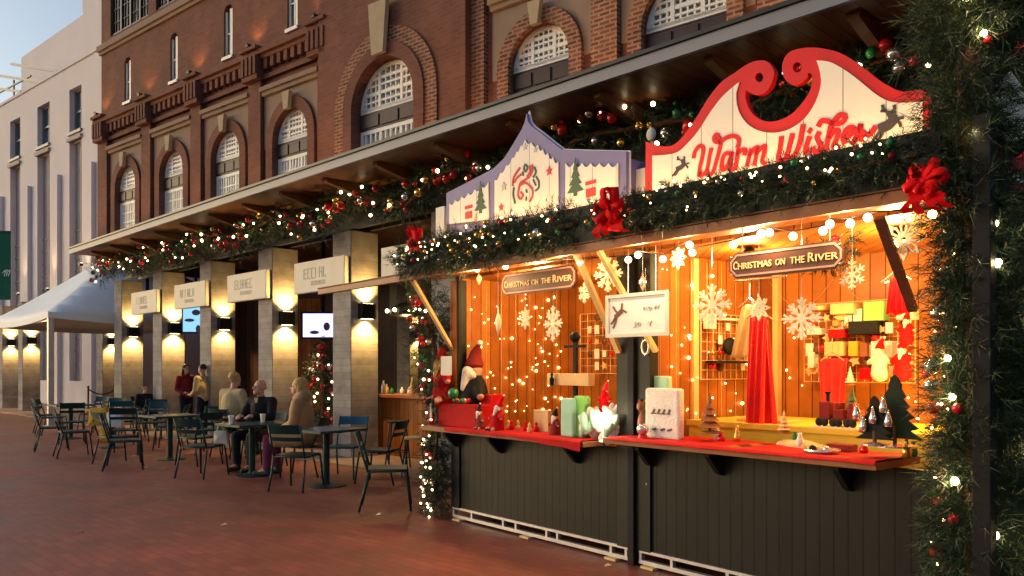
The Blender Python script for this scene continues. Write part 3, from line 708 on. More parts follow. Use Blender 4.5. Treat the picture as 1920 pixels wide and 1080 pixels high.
CH = [(-1.36, 8.78, fdir(1, .12), 'nearest dark metal chair, alone beside the stall'),
      (-1.78, 10.75, fdir(-1, .25), 'dark metal chair behind the nearest lone chair'),
      (-2.72, 10.15, fdir(.25, 1), 'dark metal chair with its back turned, at the nearest table'),
      (-4.38, 11.35, fdir(.3, 1), 'dark chair with its back turned holding a white bag'),
      (-4.25, 13.3, fdir(.1, -1), 'small dark chair behind the pillar side of the couple'),
      (-5.35, 14.3, fdir(.1, -1), 'teal chair facing the plaza behind the third table'),
      (-6.35, 12.9, fdir(.6, .8), 'dark chair turned away at the third table'),
      (-5.0, 12.75, fdir(-.8, .5), 'dark chair on the stall side of the third table'),
      (-6.9, 14.3, fdir(-.3, 1), 'dark chair between the third and fourth tables'),
      (-8.55, 14.9, fdir(.8, .5), 'dark chair on the plaza side of the fourth table'),
      (-7.3, 16.2, fdir(-.1, -1), 'chair behind the fourth table facing the plaza'),
      (-8.1, 16.6, fdir(.5, -1), 'chair between the yellow bag and the pillars'),
      (-9.0, 16.35, fdir(-.6, 1), 'dark chair on the stall side of the fifth table'),
      (-10.25, 17.9, fdir(.9, .3), 'dark chair on the plaza side of the fifth table'),
      (-9.3, 18.4, fdir(-.2, -1), 'chair behind the fifth table facing the plaza'),
      (-10.95, 18.9, fdir(.7, .5), 'leftmost dark chair, in front of the marquee pole'),
      (-10.1, 19.3, fdir(-.3, -1), 'dark chair just right of the marquee pole'),
      (-9.0, 19.6, fdir(.7, -.7), 'dark chair under the small figure by the leftmost pillars'),
      (-5.9, 12.2, fdir(.9, .4), 'dark chair on the plaza side of the third table'),
      (-7.6, 13.9, fdir(.8, .6), 'dark chair nearest the plaza at the fourth table'),
      (-6.5, 15.2, fdir(-1, -.2), 'dark chair pillar side between third and fourth tables'),
      (-8.5, 17.9, fdir(-.9, -.3), 'dark chair pillar side of the fifth table'),
      (-7.9, 17.6, fdir(.2, -1), 'teal chair against the pillar by the fourth table')]
for i, (x, y, a, lab) in enumerate(CH):
    if i == 0: ch.location = (x, y, 0); ch.rotation_euler = (0, 0, a); ch['label'] = lab
    else: dup(ch, (x, y, 0), a, lab)
cb = make_chair(M['teal_blue']); cb.location = (-2.35, 11.25, 0); cb.rotation_euler = (0, 0, fdir(-.2, -1)); cb['label'] = 'blue metal chair facing the plaza at the nearest table'
# seats of the two guests
dup(ch, (-3.83, 12.3, 0), fdir(-.35, -1), 'dark chair under the man in black')
dup(ch, (-2.98, 11.42, 0), fdir(-1, .1), 'dark chair under the woman in the tan coat')
# bar stools by the counter
def make_stool(x, y, h, seatm, lab, a=0):
    T = Thing('bar_stool', lab, 'stool', G, (x, y, 0), 'stools at the bar counter')
    for q in range(4):
        b_ = a+pi/4+q*pi/2; T.part('leg', MB().tube([(x+.24*cos(b_), y+.24*sin(b_), 0), (x+.15*cos(b_), y+.15*sin(b_), h-.03)], .013, 6), M['teal'])
    T.part('footrest', MB().tube([(x+.2*cos(a+pi/4+q*pi/2), y+.2*sin(a+pi/4+q*pi/2), .28) for q in range(4)], .009, 6, closed=True), M['teal'])
    T.part('seat', MB().lathe((x, y, 0), [(.17, h-.03), (.18, h-.01), (.17, h)], 20), seatm)
make_stool(-1.72, 12.05, .74, M['teal'], 'dark bar stool left of the bar counter')
make_stool(-1.38, 11.35, .56, M['straw'], 'low stool with pale wooden seat by the stall garland')
make_stool(-1.1, 12.2, .74, M['teal_blue'], 'bar stool with blue seat in front of the bar counter')
# bar counter with bottles
bx, by, _ = CF.inv(*[(758-CX)/F*13.6, 13.6])
T = Thing('bar_counter', 'wooden bar counter behind the stools, left of the stalls', 'counter', CF, (bx, by, 0))
T.part('counter_top', MB().box(bx-1.0, by-.1, 1.02, bx+2.6, by+.6, 1.08), M['wood'], bevel=.008)
T.part('front_panel', MB().box(bx-.9, by, .02, bx+2.5, by+.5, 1.018), M['pine'])
T.part('end_panel', MB().box(bx-.97, by+.0, .02, bx-.905, by+.55, 1.018), M['darkwood'])
GL = MB().lathe((0, 0, 0), [(.035, 0), (.04, .05), (.045, .13), (.04, .14)], 12)
for i in range(9):
    q = R.uniform(0, .3); bo = MB(); xx = bx-.85+i*.17+R.uniform(-.03, .03); h_ = R.uniform(.1, .3)
    bo.lathe((xx, by+.1+q, 1.08), [(.035, 0), (.04, .02), (.04, h_*.6), (.015, h_*.8), (.016, h_)], 10)
    single('bottle' if h_ > .2 else 'cup', 'small %s on the bar counter, %s from the left' % ('bottle' if h_ > .2 else 'cup', ORD[i]), 'bottle' if h_ > .2 else 'cup', bo, M[['white_soft', 'straw', 'green_gloss', 'white_soft'][i % 4]], CF, 'bottles and cups on the bar', smooth=True)
# hanging pendant ring over the bar
p = pxp(762, 583, 14.2)
T = Thing('pendant_lamp', 'dark round pendant lamp with small glowing bulbs over the bar', 'lamp', G, p)
T.part('shade', MB().lathe(p, [(.18, -.1), (.30, -.08), (.28, .05), (.12, .13), (.1, .14)], 20), M['lamp_black'])
T.part('cord', MB().tube([(p[0], p[1], p[2]+.13), (p[0], p[1], 4.2)], .01), M['black'])
for i in range(6): T.inst('light_bulb', BULB_BIG, (p[0]+.34*cos(i*1.05), p[1]+.34*sin(i*1.05), p[2]+.0), scale=.035)
T.light('POINT', (p[0], p[1], p[2]-.2), 14, (1, .6, .25), shadow_soft_size=.08)
# warm wall behind the tree, slatted screen, screens
def wallpx(name, lab, cat, px0, px1, py0, py1, Y, m, th=.1):
    a = pxp(px0, py1, Y); b = pxp(px1, py0, Y)
    return single(name, lab, cat, MB().box(a[0], Y, max(a[2], .02), b[0], Y+th, b[2]), m, G)
wallpx('partition', 'warm orange wooden partition behind the red Christmas tree', 'partition', 560, 600, 560, 770, 18.6, M['pine'])
wallpx('partition', 'dark vertical slat screen between the middle pillars', 'partition', 440, 500, 555, 760, 18.2, M['inner_wall'])
wallpx('partition', 'brown brick wall panel behind the bar and the stall garland', 'partition', 784, 880, 520, 800, 16.2, M['brick'])
def tv(lab, px0, px1, py0, py1, Y, m, blobs):
    a = pxp(px0, py1, Y); b = pxp(px1, py0, Y)
    T = Thing('television', lab, 'screen', G, (a[0], Y, a[2]), 'screens in the arcade')
    T.part('casing', MB().box(a[0]-.04, Y+.01, a[2]-.04, b[0]+.04, Y+.09, b[2]+.04).box((a[0]+b[0])/2-.03, Y+.09, b[2]-.3, (a[0]+b[0])/2+.03, Y+.15, 4.3), M['black'])
    s_ = T.part('screen', MB().box(a[0], Y, a[2], b[0], Y+.008, b[2]), m)
    g = MB()
    for (u, v_, r1, r2) in blobs: g.slab([[(a[0]+(b[0]-a[0])*u+r1*cos(t*pi/6), a[2]+(b[2]-a[2])*v_+r2*sin(t*pi/6)) for t in range(12)]], Y-.004, Y-.001)
    T.part('picture', g, M['sign_purple'], parent=s_)
tv('bright white and violet television left of the nearest pillar', 568, 640, 588, 632, 17, M['screen'], [(.62, .45, .07, .09), (.85, .3, .05, .1), (.3, .2, .1, .04)])
tv('tall cyan screen beside the pillar left of the man', 343, 384, 574, 622, 19.0, M['screen2'], [(.6, .75, .1, .07), (.3, .45, .12, .04), (.7, .1, .06, .1)])
tv('tiny bright screen beside the leftmost pillar', 266, 279, 556, 580, 21, M['screen'], [(.5, .5, .03, .04)])

# ------------------------------------------------------------------ people
def fuse(name, caps, balls, m, parent, voxel=.013, smooth=4):
    """one continuous surface from tapering limbs and rounded masses"""
    mb = MB()
    for p, q, r0, r1 in caps:
        mb.tube([p, q], [r0, r1], 12); mb.ball(p, r0*1.0, 12, 8); mb.ball(q, r1*1.0, 12, 8)
    for b in balls: mb.ball(b[0], b[1], 16, 12, b[2] if len(b) > 2 else None)
    me = mesh_of(name, mb, m); o = bpy.data.objects.new(name, me); COL.objects.link(o)
    rm = o.modifiers.new('r', 'REMESH'); rm.mode = 'VOXEL'; rm.voxel_size = voxel; rm.use_smooth_shade = True
    sm = o.modifiers.new('s', 'SMOOTH'); sm.iterations = smooth; sm.factor = .5
    bpy.context.view_layer.update()
    dg = bpy.context.evaluated_depsgraph_get(); nm = bpy.data.meshes.new_from_object(o.evaluated_get(dg)); nm.name = name
    if not nm.materials: nm.materials.append(m)
    bpy.data.objects.remove(o); bpy.data.meshes.remove(me)
    o = bpy.data.objects.new(name, nm); COL.objects.link(o); o.parent = parent
    return o
V = Vector
def person(label, loc, yaw, pose, top, bottom, hairm=None, hair='short', hood=False, long_coat=False, headyaw=0, scale=1.0, bag=False, vox=.014):
    root = bpy.data.objects.new('person', None); COL.objects.link(root); props(root, label, 'person')
    root.location = loc; root.rotation_euler = (0, 0, yaw); root.scale = (scale,)*3
    sit = pose != 'stand'
    if sit:
        pel = V((0, -.02, .53)); che = V((0, -.03+.04, .88)); nk = V((0, .02, 1.05)); hd = V((0, .05, 1.19))
        hips = [V((s*.09, 0, .52)) for s in (-1, 1)]; kn = [V((s*.13, .42, .50)) for s in (-1, 1)]; an = [V((s*.13, .42-.02*s, .09)) for s in (-1, 1)]
        sh = [V((s*.18, 0, .98)) for s in (-1, 1)]
        if pose == 'table': el = [V((s*.25, .12, .76)) for s in (-1, 1)]; wr = [V((s*.10, .33, .79)) for s in (-1, 1)]
        else: el = [V((s*.24, .03, .72)) for s in (-1, 1)]; wr = [V((s*.14, .27, .62)) for s in (-1, 1)]
        hdir = [V((-s*.25, 1, -.05)).normalized() for s in (-1, 1)]
    else:
        pel = V((0, 0, .95)); che = V((0, .01, 1.28)); nk = V((0, 0, 1.47)); hd = V((0, .03, 1.62))
        hips = [V((s*.09, 0, .92)) for s in (-1, 1)]; kn = [V((s*.1, .03, .5)) for s in (-1, 1)]; an = [V((s*.11, -.01, .09)) for s in (-1, 1)]
        sh = [V((s*.18, 0, 1.40)) for s in (-1, 1)]; el = [V((s*.25, .0, 1.12)) for s in (-1, 1)]; wr = [V((s*.17, .2, 1.02)) for s in (-1, 1)]
        hdir = [V((-s*.3, 1, .1)).normalized() for s in (-1, 1)]
    hy = Euler((0, 0, headyaw)); hm = hy.to_matrix()
    def H(x, y, z): return hd + hm @ V((x, y, z))
    caps = [(pel, che, .12, .13), (che, nk, .12, .055), (nk, H(0, -.01, -.04), .052, .055)]
    for i in (0, 1):
        s = (-1, 1)[i]
        caps += [(sh[i], el[i], .048, .038), (el[i], wr[i], .038, .026), (che+V((0, 0, .06)), sh[i], .08, .05),
                 (hips[i], kn[i], .085, .058), (kn[i], an[i], .055, .036), (an[i], an[i]+V((0, .13, -.045)), .036, .028)]
        d = hdir[i]; w_ = wr[i]; lat = d.cross(V((0, 0, 1))).normalized()
        caps += [(w_, w_+d*.07, .027, .03), (w_+d*.06-lat*.015, w_+d*.07+lat*.015, .02, .02)]
        for k in range(4):
            b0 = w_+d*.085+lat*(-.027+k*.018); L = (.06, .072, .067, .05)[k]
            caps += [(b0, b0+d*L*.55+V((0, 0, -.006)), .0095, .009), (b0+d*L*.55+V((0, 0, -.006)), b0+d*L+V((0, 0, -.028)), .009, .008)]
        tl_ = w_+d*.03-lat*.026*s
        caps += [(tl_, tl_+d*.035-lat*.03*s, .012, .010), (tl_+d*.035-lat*.03*s, tl_+d*.065-lat*.034*s+V((0, 0, -.01)), .010, .008)]
    balls = [(H(0, -.012, .03), (.076, .095, .088)), (H(0, .03, -.045), (.056, .06, .062)), (H(0, .098, -.012), (.013, .022, .02)), (H(0, .085, .0), (.012, .016, .03)),
             (H(0, .083, -.058), (.022, .014, .010)), (H(-.078, -.005, 0), (.012, .02, .03)), (H(.078, -.005, 0), (.012, .02, .03)), (H(0, .072, -.085), (.03, .025, .02))]
    fuse('body', caps, balls, M['skin'], root, vox*.75, 2)
    for s in (-1, 1):
        e = MB().ball(H(s*.03, .082, .012), .009, 8, 6); eo = bpy.data.objects.new('eye', mesh_of('eye', e, M['ink_dark'], True)); COL.objects.link(eo); eo.parent = root
    # trousers and shoes
    c = [(pel, pel+V((0, 0, .12)), .135, .13)]
    for i in (0, 1): c += [(hips[i], kn[i], .10, .073), (kn[i], an[i]+V((0, 0, .03)), .073, .055)]
    fuse('trousers', c, [], bottom, root, vox)
    for i in (0, 1): fuse('shoe', [(an[i]+V((0, -.03, -.045)), an[i]+V((0, .17, -.052)), .045, .035), (an[i]+V((0, -.02, -.03)), an[i]+V((0, 0, .05)), .048, .048)], [], M['shoe'], root, vox)
    # coat
    c = [(pel+V((0, 0, .0 if long_coat else .05)), che, .165, .16), (che, nk+V((0, 0, -.05)), .155, .085)]
    for i in (0, 1):
        c += [(che+V((0, 0, .05)), sh[i], .12, .078), (sh[i], el[i], .078, .062), (el[i], wr[i]-hdir[i]*.01, .060, .044)]
        if long_coat: c += [(hips[i], hips[i].lerp(kn[i], .7), .15, .12)]
    b = [(che+V((0, -.02, -.1)), (.2, .15, .25))]
    if hood: b += [(H(0, -.08, -.12), (.14, .10, .10)), (H(0, -.05, -.14), (.15, .12, .07))]
    fuse('coat', c, b, top, root, vox, 3)
    if hair == 'short' and hairm: fuse('hair', [], [(H(0, -.025, .05), (.085, .095, .08))], hairm, root, .012, 2)
    if hair == 'long' and hairm:
        fuse('hair', [(H(0, -.07, .03), H(0, -.10, -.16), .07, .06), (H(.06, -.04, .0), H(.085, -.05, -.17), .04, .03), (H(-.06, -.04, .0), H(-.085, -.05, -.17), .04, .03)], [(H(0, -.03, .05), (.092, .10, .088))], hairm, root, .012, 2)
    if hair == 'bald' and hairm: fuse('hair', [(H(.073, -.03, -.01), H(0, -.098, -.01), .016, .02), (H(-.073, -.03, -.01), H(0, -.098, -.01), .016, .02)], [], hairm, root, .009, 2)
    if pose == 'table' and hair == 'bald':
        o = MB().slab([[(-.035, 0), (0, -.16), (.035, 0)]], .0, .006); mm = MB(); mm.v = [(v[0], .125+(v[2]+.16)*.05+v[1], 1.04+v[2]) for v in o.v]; mm.f = o.f
        so = bpy.data.objects.new('shirt_collar', mesh_of('shirt_collar', mm, M['beige'])); COL.objects.link(so); so.parent = root
    return root
person('bald man in a black jacket seated at the second table', (-3.83, 12.25, 0), fdir(-.35, -1), 'table', M['black_coat'], M['jeans'], M['tan_coat'], 'bald', headyaw=radians(-28), scale=1.04)
person('blond woman in a hooded tan coat seated facing left', (-3.0, 11.42, 0), fdir(-1, .12), 'lap', M['tan_coat'], M['plum'], M['blond'], 'long', hood=True, long_coat=True, scale=1.06)
person('person in a pale tan jacket behind the middle pillar', (-6.72, 17.4, 0), fdir(-1, .4), 'stand', M['beige'], M['jeans'], M['dark_hair'], 'short', scale=.93)
person('dark haired person in a red jacket behind the tan jacket', (-7.75, 19.0, 0), fdir(.8, -.6), 'stand', M['red_jacket'], M['jeans'], M['dark_hair'], 'long', scale=.93)
person('broad seated person in beige seen from behind, left of the man in black', (-4.85, 13.9, 0), fdir(.5, 1), 'lap', M['beige'], M['jeans'], M['blond'], 'short', scale=1.12, hood=False)
dup(ch, (-4.85, 13.9, 0), fdir(.5, 1), 'dark chair under the broad person in beige')
person('small seated figure between the two leftmost pillars', (-9.0, 19.6, 0), fdir(.7, -.7), 'lap', M['black_coat'], M['jeans'], M['dark_hair'], 'short', scale=.86)
# cups on the couple's table, bags
for i, (x, y, lab) in enumerate(((-3.62, 11.62, 'white cup on the table in front of the man in black'), (-3.95, 11.25, 'pale cup at the left edge of the couple\'s table'))):
    T = Thing('cup', lab, 'cup', G, (x, y, .747)); T.part('cup_body', MB().lathe((x, y, .747), [(.028, 0), (.037, .1), (.038, .105)], 14), M['white_soft'], smooth=False); T.part('lid', MB().lathe((x, y, .853), [(.041, 0), (.04, .012), (.03, .016)], 14), M['white_frame'])
def bag(lab, x, y, z, m, m2, s=1, a=0):
    T = Thing('shopping_bag', lab, 'bag', G, (x, y, z)); k = MB()
    k.add([(x-.16*s, y-.07*s, z), (x+.16*s, y-.07*s, z), (x+.16*s, y+.07*s, z), (x-.16*s, y+.07*s, z), (x-.15*s, y-.05*s, z+.3*s), (x+.14*s, y-.06*s, z+.32*s), (x+.15*s, y+.05*s, z+.3*s), (x-.14*s, y+.05*s, z+.31*s), (x-.05*s, y-.10*s, z+.15*s)], [(0, 3, 2, 1), (4, 5, 6, 7), (0, 8, 4), (0, 1, 8), (1, 5, 8), (5, 4, 8), (1, 2, 6, 5), (2, 3, 7, 6), (3, 0, 4, 7)])
    T.part('bag_body', k, m, bevel=.012)
    T.part('handle', MB().tube([(x-.08*s, y-.05*s, z+.3*s), (x-.05*s, y-.06*s, z+.42*s), (x+.05*s, y-.06*s, z+.42*s), (x+.08*s, y-.06*s, z+.3*s)], .008, 6), m2)
bag('white and mint bag on the chair left of the couple', -4.15, 11.42, .452, M['cream'], M['mint'], .62)
bag('yellow bag standing on a chair by the fourth table', *gnd(186, 798, .46), .452, M['yellow'], M['black'], 1.1)
bag('yellow bag on the ground under the fourth table', *gnd(203, 828, 0), .0, M['yellow'], M['black'], 1.0)
bag('small patterned white bag beside the yellow bag', *gnd(216, 800, .46), .452, M['white_soft'], M['ink_dark'], .9)
# red lit Christmas tree in the arcade
def xtree(lab, x, y, z0, h, r, seed, nb, nl, m=None):
    T = Thing('christmas_tree', lab, 'tree', G, (x, y, z0))
    rg = np.random.default_rng(seed); n = int(420*h)
    u = rg.uniform(0, 1, n)**.6; zz = h*(1-u); rr = r*u*np.sqrt(rg.uniform(.2, 1, n)); a = rg.uniform(0, 6.28, n)
    C = np.stack([x+rr*np.cos(a), y+rr*np.sin(a), z0+.1+zz], 1); A = np.stack([np.cos(a), np.sin(a), rg.uniform(-.5, .1, n)], 1)
    T.part('crown', needles(C, A, .07, 12, .16, .012, seed), m or M['needle'])
    T.part('trunk', MB().tube([(x, y, z0), (x, y, z0+h*.9)], [.04, .01], 8), M['darkwood'])
    rg2 = random.Random(seed)
    for k in range(nb+nl):
        t = rg2.uniform(.08, .95); b_ = rg2.uniform(pi, 2*pi); q = (x+r*t*1.02*cos(b_), y+r*t*1.02*sin(b_), z0+.1+h*(1-t))
        if k < nb: T.inst('bauble', BALL[rg2.choice(['red_gloss', 'red_gloss', 'silver_gloss'])], q, scale=.05)
        else: T.inst('light_bulb', BULB, q, scale=.022)
    return T
p = pxp(604, 690, 15.6)
xtree('dark Christmas tree covered in red baubles below the television', p[0], p[1], .3, 1.75, .62, 5, 45, 25)
single('planter_box', 'dark box with candles under the red Christmas tree', 'planter', MB().box(p[0]-.45, p[1]-.45, .02, p[0]+.45, p[1]+.45, .3), M['darkwood'], bevel=.02)
# rope barrier beside the marquee
a = gnd(110, 797); b = gnd(172, 789)
T = Thing('rope_barrier', 'brown rope barrier between two posts behind the chairs', 'barrier', G, (a[0], a[1]+1.5, 0))
for q in (a, b): T.part('post', MB().lathe((q[0], q[1]+1.5, .02), [(.15, 0), (.15, .02), (.025, .03), (.025, .95), (.04, .97), (.02, 1.0)], 12), M['darkwood'])
T.part('rope', MB().tube([(a[0]+(b[0]-a[0])*t/8, a[1]+1.5+(b[1]-a[1])*t/8, .93-.18*(1-(t/4-1)**2)) for t in range(9)], .018, 6), M['red_jacket'])
# ------------------------------------------------------------------ the market stalls
def spt(px, py, y):
    q = S.at(px, py, y); return (q[0], q[2])
def poly(pts, y): return [spt(a, b, y) for a, b in pts]
ZE = 2.40; YF = -.50
def stall(x0, x1, zc, lab, side):
    T = Thing('market_stall', lab, 'market stall', S, (x0, 0, 0), 'wooden market stalls')
    T.part('front_panel', MB().box(x0+.01, 0, .13, x1-.01, .04, zc-.05), M['stall_paint'])
    for a, b in ((x0, x0+.14), (x1-.14, x1)):
        T.part('corner_post', MB().box(a, -.02, .12, b, -.002, 2.42).box(a+.005, 0, zc, b-.005, .08, 2.42), M['stall_plain'], bevel=.004)
    T.part('side_wall', MB().box(x0+.005, .081, .13, x0+.04, 1.6, 2.48), M['pine'])
    T.part('side_wall', MB().box(x1-.04, .081, .13, x1-.005, 1.6, 2.48), M['pine'])
    T.part('back_wall', MB().box(x0+.041, 1.56, .13, x1-.041, 1.6, 2.48), M['pine'])
    T.part('floor', MB().box(x0+.041, .05, .13, x1-.041, 1.55, .16), M['wood'])
    T.part('roof', MB().box(x0, YF+.06, 2.50, x1, 1.7, 2.56), M['stall_plain'])
    T.part('ceiling', MB().box(x0+.01, .09, 2.45, x1-.01, 1.55, 2.495), M['pine'])
    # base frame of galvanised steel
    k = MB().box(x0+.02, -.015, .105, x1-.02, .03, .128).box(x0+.02, -.015, .02, x1-.02, .03, .05)
    n = 4; L = x1-x0-.08
    for q in (0, .13, .34, .42, .60, .66, .93, 1.0): k.box(x0+.02+L*q, -.012, .05, x0+.045+L*q, .028, .105)
    T.part('base_frame', k, M['galv'])
    for q in (.05, .5, .95): T.part('foot', MB().box(x0+L*q-.04, -.06, 0, x0+L*q+.08, .06, .019), M['straw'])
    return T
ST1 = stall(-2.47, -.035, .95, 'left market stall with dark green boarded front', -1)
ST2 = stall(.035, 2.47, 1.0, 'right market stall with dark green boarded front', 1)
# counters
for T, a, b, zc in ((ST1, -2.66, -.30, .95), (ST2, -.085, 2.05, 1.0)):
    T.part('counter', MB().box(a, -.27, zc-.045, b, .28, zc), M['wood'], bevel=.004)
    for f_ in (.12, .42, .86):
        xx = a+(b-a)*f_
        T.part('counter_bracket', MB().add([(xx-.02, -.17, zc-.05), (xx+.02, -.17, zc-.05), (xx+.02, -.17, zc-.08), (xx-.02, -.17, zc-.08), (xx-.02, -.003, zc-.05), (xx+.02, -.003, zc-.05), (xx+.02, -.003, zc-.22), (xx-.02, -.003, zc-.22), (xx-.02, -.05, zc-.20), (xx+.02, -.05, zc-.20)],
               [(0, 1, 5, 4), (0, 3, 2, 1), (3, 8, 9, 2), (8, 7, 6, 9), (4, 5, 6, 7), (0, 4, 7, 8, 3), (1, 2, 9, 6, 5)]), M['black'])
# black strip standing in for the dark gap between the stalls
single('dark_gap_strip', 'black strip standing in for the dark gap between the two stalls', 'post', MB().box(-.032, -.05, 0, .032, .02, 2.42), M['black'], S, bevel=.005)
# bolts
for i, (px, py) in enumerate(((1180, 931), (1212, 908))):
    x_, z_ = spt(px, py, -.025); (ST1 if i == 0 else ST2).part('bolt', MB().ball((x_, -.02, z_), .012, 8, 6), M['silver_gloss'])
# red cloths on the counters
def cloth(lab, a, b, y0, y1, z, hang, corner=0):
    rg = random.Random(3); n = 26; v = []; f = []
    rows = [(y1, z+.004), (y0, z+.006), (y0-.012, z-.004), (y0-.016, z-hang)]
    for i in range(n+1):
        x = a+(b-a)*i/n; w = .5+.5*sin(i*1.3)
        for j, (yy, zz) in enumerate(rows):
            dz = 0
            if j == 3: dz = -hang*.9*w*.5-(corner*max(0, (i/n-.6)/.4) if corner else 0)
            v.append((x, yy-(.006*w if j >= 2 else 0), zz+dz+(.004*w if j < 2 else 0)))
    for i in range(n):
        for j in range(3): q = i*4+j; f.append((q, q+1, q+5, q+4))
    o = single('tablecloth', lab, 'tablecloth', MB().add(v, f), M['red_cloth'], S, 'red cloths on the stall counters')
    md = o.modifiers.new('s', 'SOLIDIFY'); md.thickness = .003; md.offset = 1
cloth('red cloth on the left counter hanging lower at its right corner', -2.2, -.31, -.273, .27, .95, .018, .05)
cloth('red cloth along the right counter', -.02, 2.05, -.272, .27, 1.0, .008)

# awning flap: board, edge trims, struts, string of bulbs
xA = S.at(600, 550, YF-.02)[0]
T = Thing('awning', 'long brown wooden awning raised over both stalls', 'awning', S, (-2.5, YF, ZE))
T.part('flap_board', MB().add([(-2.6, YF, ZE+.02), (2.47, YF, ZE+.02), (2.47, -.021, 2.46), (-2.6, -.021, 2.46), (-2.6, YF, ZE+.045), (2.47, YF, ZE+.045), (2.47, -.021, 2.49), (-2.6, -.021, 2.49)], [(0, 3, 2, 1), (4, 5, 6, 7), (0, 1, 5, 4), (1, 2, 6, 5), (2, 3, 7, 6), (3, 0, 4, 7)]), M['pine'])
T.part('edge_trim', MB().box(xA, YF-.045, ZE-.01, 2.52, YF-.003, ZE+.055), M['wood'], bevel=.004)
T.part('drip_edge', MB().box(xA, YF-.055, ZE+.057, 2.53, YF+.01, ZE+.067), M['joist'])
def strut(x, x1, z0, y1, z1, m, lab):
    single('strut', lab, 'strut', MB().bar((x, -.03, z0), (x1, y1, z1), .05, .03), m, S, 'wooden struts holding up the awning')
strut(-2.44, -2.44, 1.73, YF+.0, ZE, M['batten'], 'pale wooden strut at the far left end of the awning')
strut(-.14, -.14, 1.66, YF, ZE, M['batten'], 'pale wooden strut left of the white hanging sign')
strut(.24, .10, 1.66, YF, ZE, M['batten'], 'pale wooden strut passing behind the white hanging sign')
a = S.at(1712, 582, -.05); b = S.at(1648, 408, YF)
single('strut', 'dark wooden strut at the right end of the awning', 'strut', MB().bar(a, b, .05, .03), M['darkwood'], S, 'wooden struts holding up the awning')
# planter box with the greenery on the roof edge
T = Thing('planter_box', 'dark green planter box along the awning edge under the big signs', 'planter', S, (-2.5, YF, 2.47))
T.part('front_board', MB().box(-2.5, YF-.03, ZE+.07, 2.5, YF, 2.74), M['stall_plain'])
T.part('end_board', MB().box(-2.5, YF+.001, ZE+.07, -2.47, -.1, 2.70).box(2.47, YF+.001, ZE+.07, 2.5, -.1, 2.70), M['stall_plain'])
T.part('light_strip', MB().box(-2.4, -.33, 2.60, -.1, -.30, 2.63).box(.1, -.33, 2.60, 2.4, -.30, 2.63), M['strip'])
for i in range(10):
    x_ = -2.25+i*.5
    T.light('POINT', (x_, -.2, 2.70), 4.2, (1, .52, .16), shadow_soft_size=.04)
PATHG = [(-2.5, YF-.05, 2.57), (-1.6, YF-.07, 2.59), (-.8, YF-.06, 2.60), (-.1, YF-.05, 2.61)]
garland('lush garland with ornaments below the purple edged sign', PATHG, .155, 1900, S, nb=56, nl=44, seed=11, nlen=.05, sl=.09, br=.024, lr=.008, face=(-.3, -1, .35), w=.005, cols=('red_gloss', 'gold_gloss', 'silver_gloss', 'green_gloss', 'gold_gloss'), name='pine_garland')
garland('lush garland below the Warm Wishes sign', [(.1, YF-.05, 2.61), (.9, YF-.07, 2.61), (1.7, YF-.05, 2.61), (2.4, YF-.05, 2.62)], .115, 1700, S, nb=34, nl=44, seed=12, nlen=.045, sl=.075, br=.018, lr=.007, face=(-.3, -1, .35), w=.0045, cols=('red_gloss', 'gold_gloss', 'silver_gloss', 'green_gloss'))
# bows
def bow(lab, x, y, z, s=1, seed=1, fr=S):
    T = Thing('ribbon_bow', lab, 'bow', fr, (x, y, z), 'big red ribbon bows'); rg = random.Random(seed); mb = MB()
    def loop(d, L, w, t=0):
        n = 16; d = V(d).normalized(); up = V((rg.uniform(-.4, .4), rg.uniform(-.5, .5), rg.uniform(-.2, 1))).normalized(); sd = d.cross(up).normalized(); up = sd.cross(d)
        c_ = []
        for i in range(n+1):
            a_ = 2*pi*i/n; c_.append(V((x, y, z))+d*(L*.5*(1-cos(a_)))+up*(L*.32*sin(a_)))
        vs = []; fs = []
        for p in c_: vs += [p-sd*w/2, p+sd*w/2]
        for i in range(n): fs.append((2*i, 2*i+1, 2*i+3, 2*i+2))
        mb.add(vs, fs)
    for k in range(16):
        a_ = 2*pi*k/16+rg.uniform(-.2, .2); loop((cos(a_), rg.uniform(-.9, -.1), sin(a_)), s*rg.uniform(.10, .17), s*.05)
    T.part('loops', mb, M['ribbon'], smooth=True)
    tl_ = MB()
    for dx_t in (-.09, -.03, .05, .1):
        vs = []; fs = []
        for i in range(7):
            t = i/6; q = V((x+dx_t*s*(.4+t)+.012*sin(i*2.4), y-.05*s-.02*sin(i*1.8), z-.02-.17*s*t*rg.uniform(.9, 1.1))); vs += [q-V((.028*s, 0, 0)), q+V((.028*s, 0, 0))]
        for i in range(6): fs.append((2*i, 2*i+1, 2*i+3, 2*i+2))
        tl_.add(vs, fs)
    T.part('tails', tl_, M['ribbon']); T.part('knot', MB().ball((x, y-.03, z), (.03*s, .025*s, .03*s)), M['ribbon'], smooth=True)
    for c in T.o.children: c.modifiers.new('s', 'SOLIDIFY').thickness = .002
q = S.at(1150, 398, YF-.18); bow('big red bow between the two sign boards', q[0], q[1], q[2]+.03, 1.0, 3)
q = S.at(783, 455, YF-.1); bow('red bow at the left end of the planter', q[0], q[1], q[2]+.05, .8, 4)
q = S.at(1738, 340, YF-.12); bow('dark red bow at the right end of the planter', q[0], q[1], q[2], .75, 5)

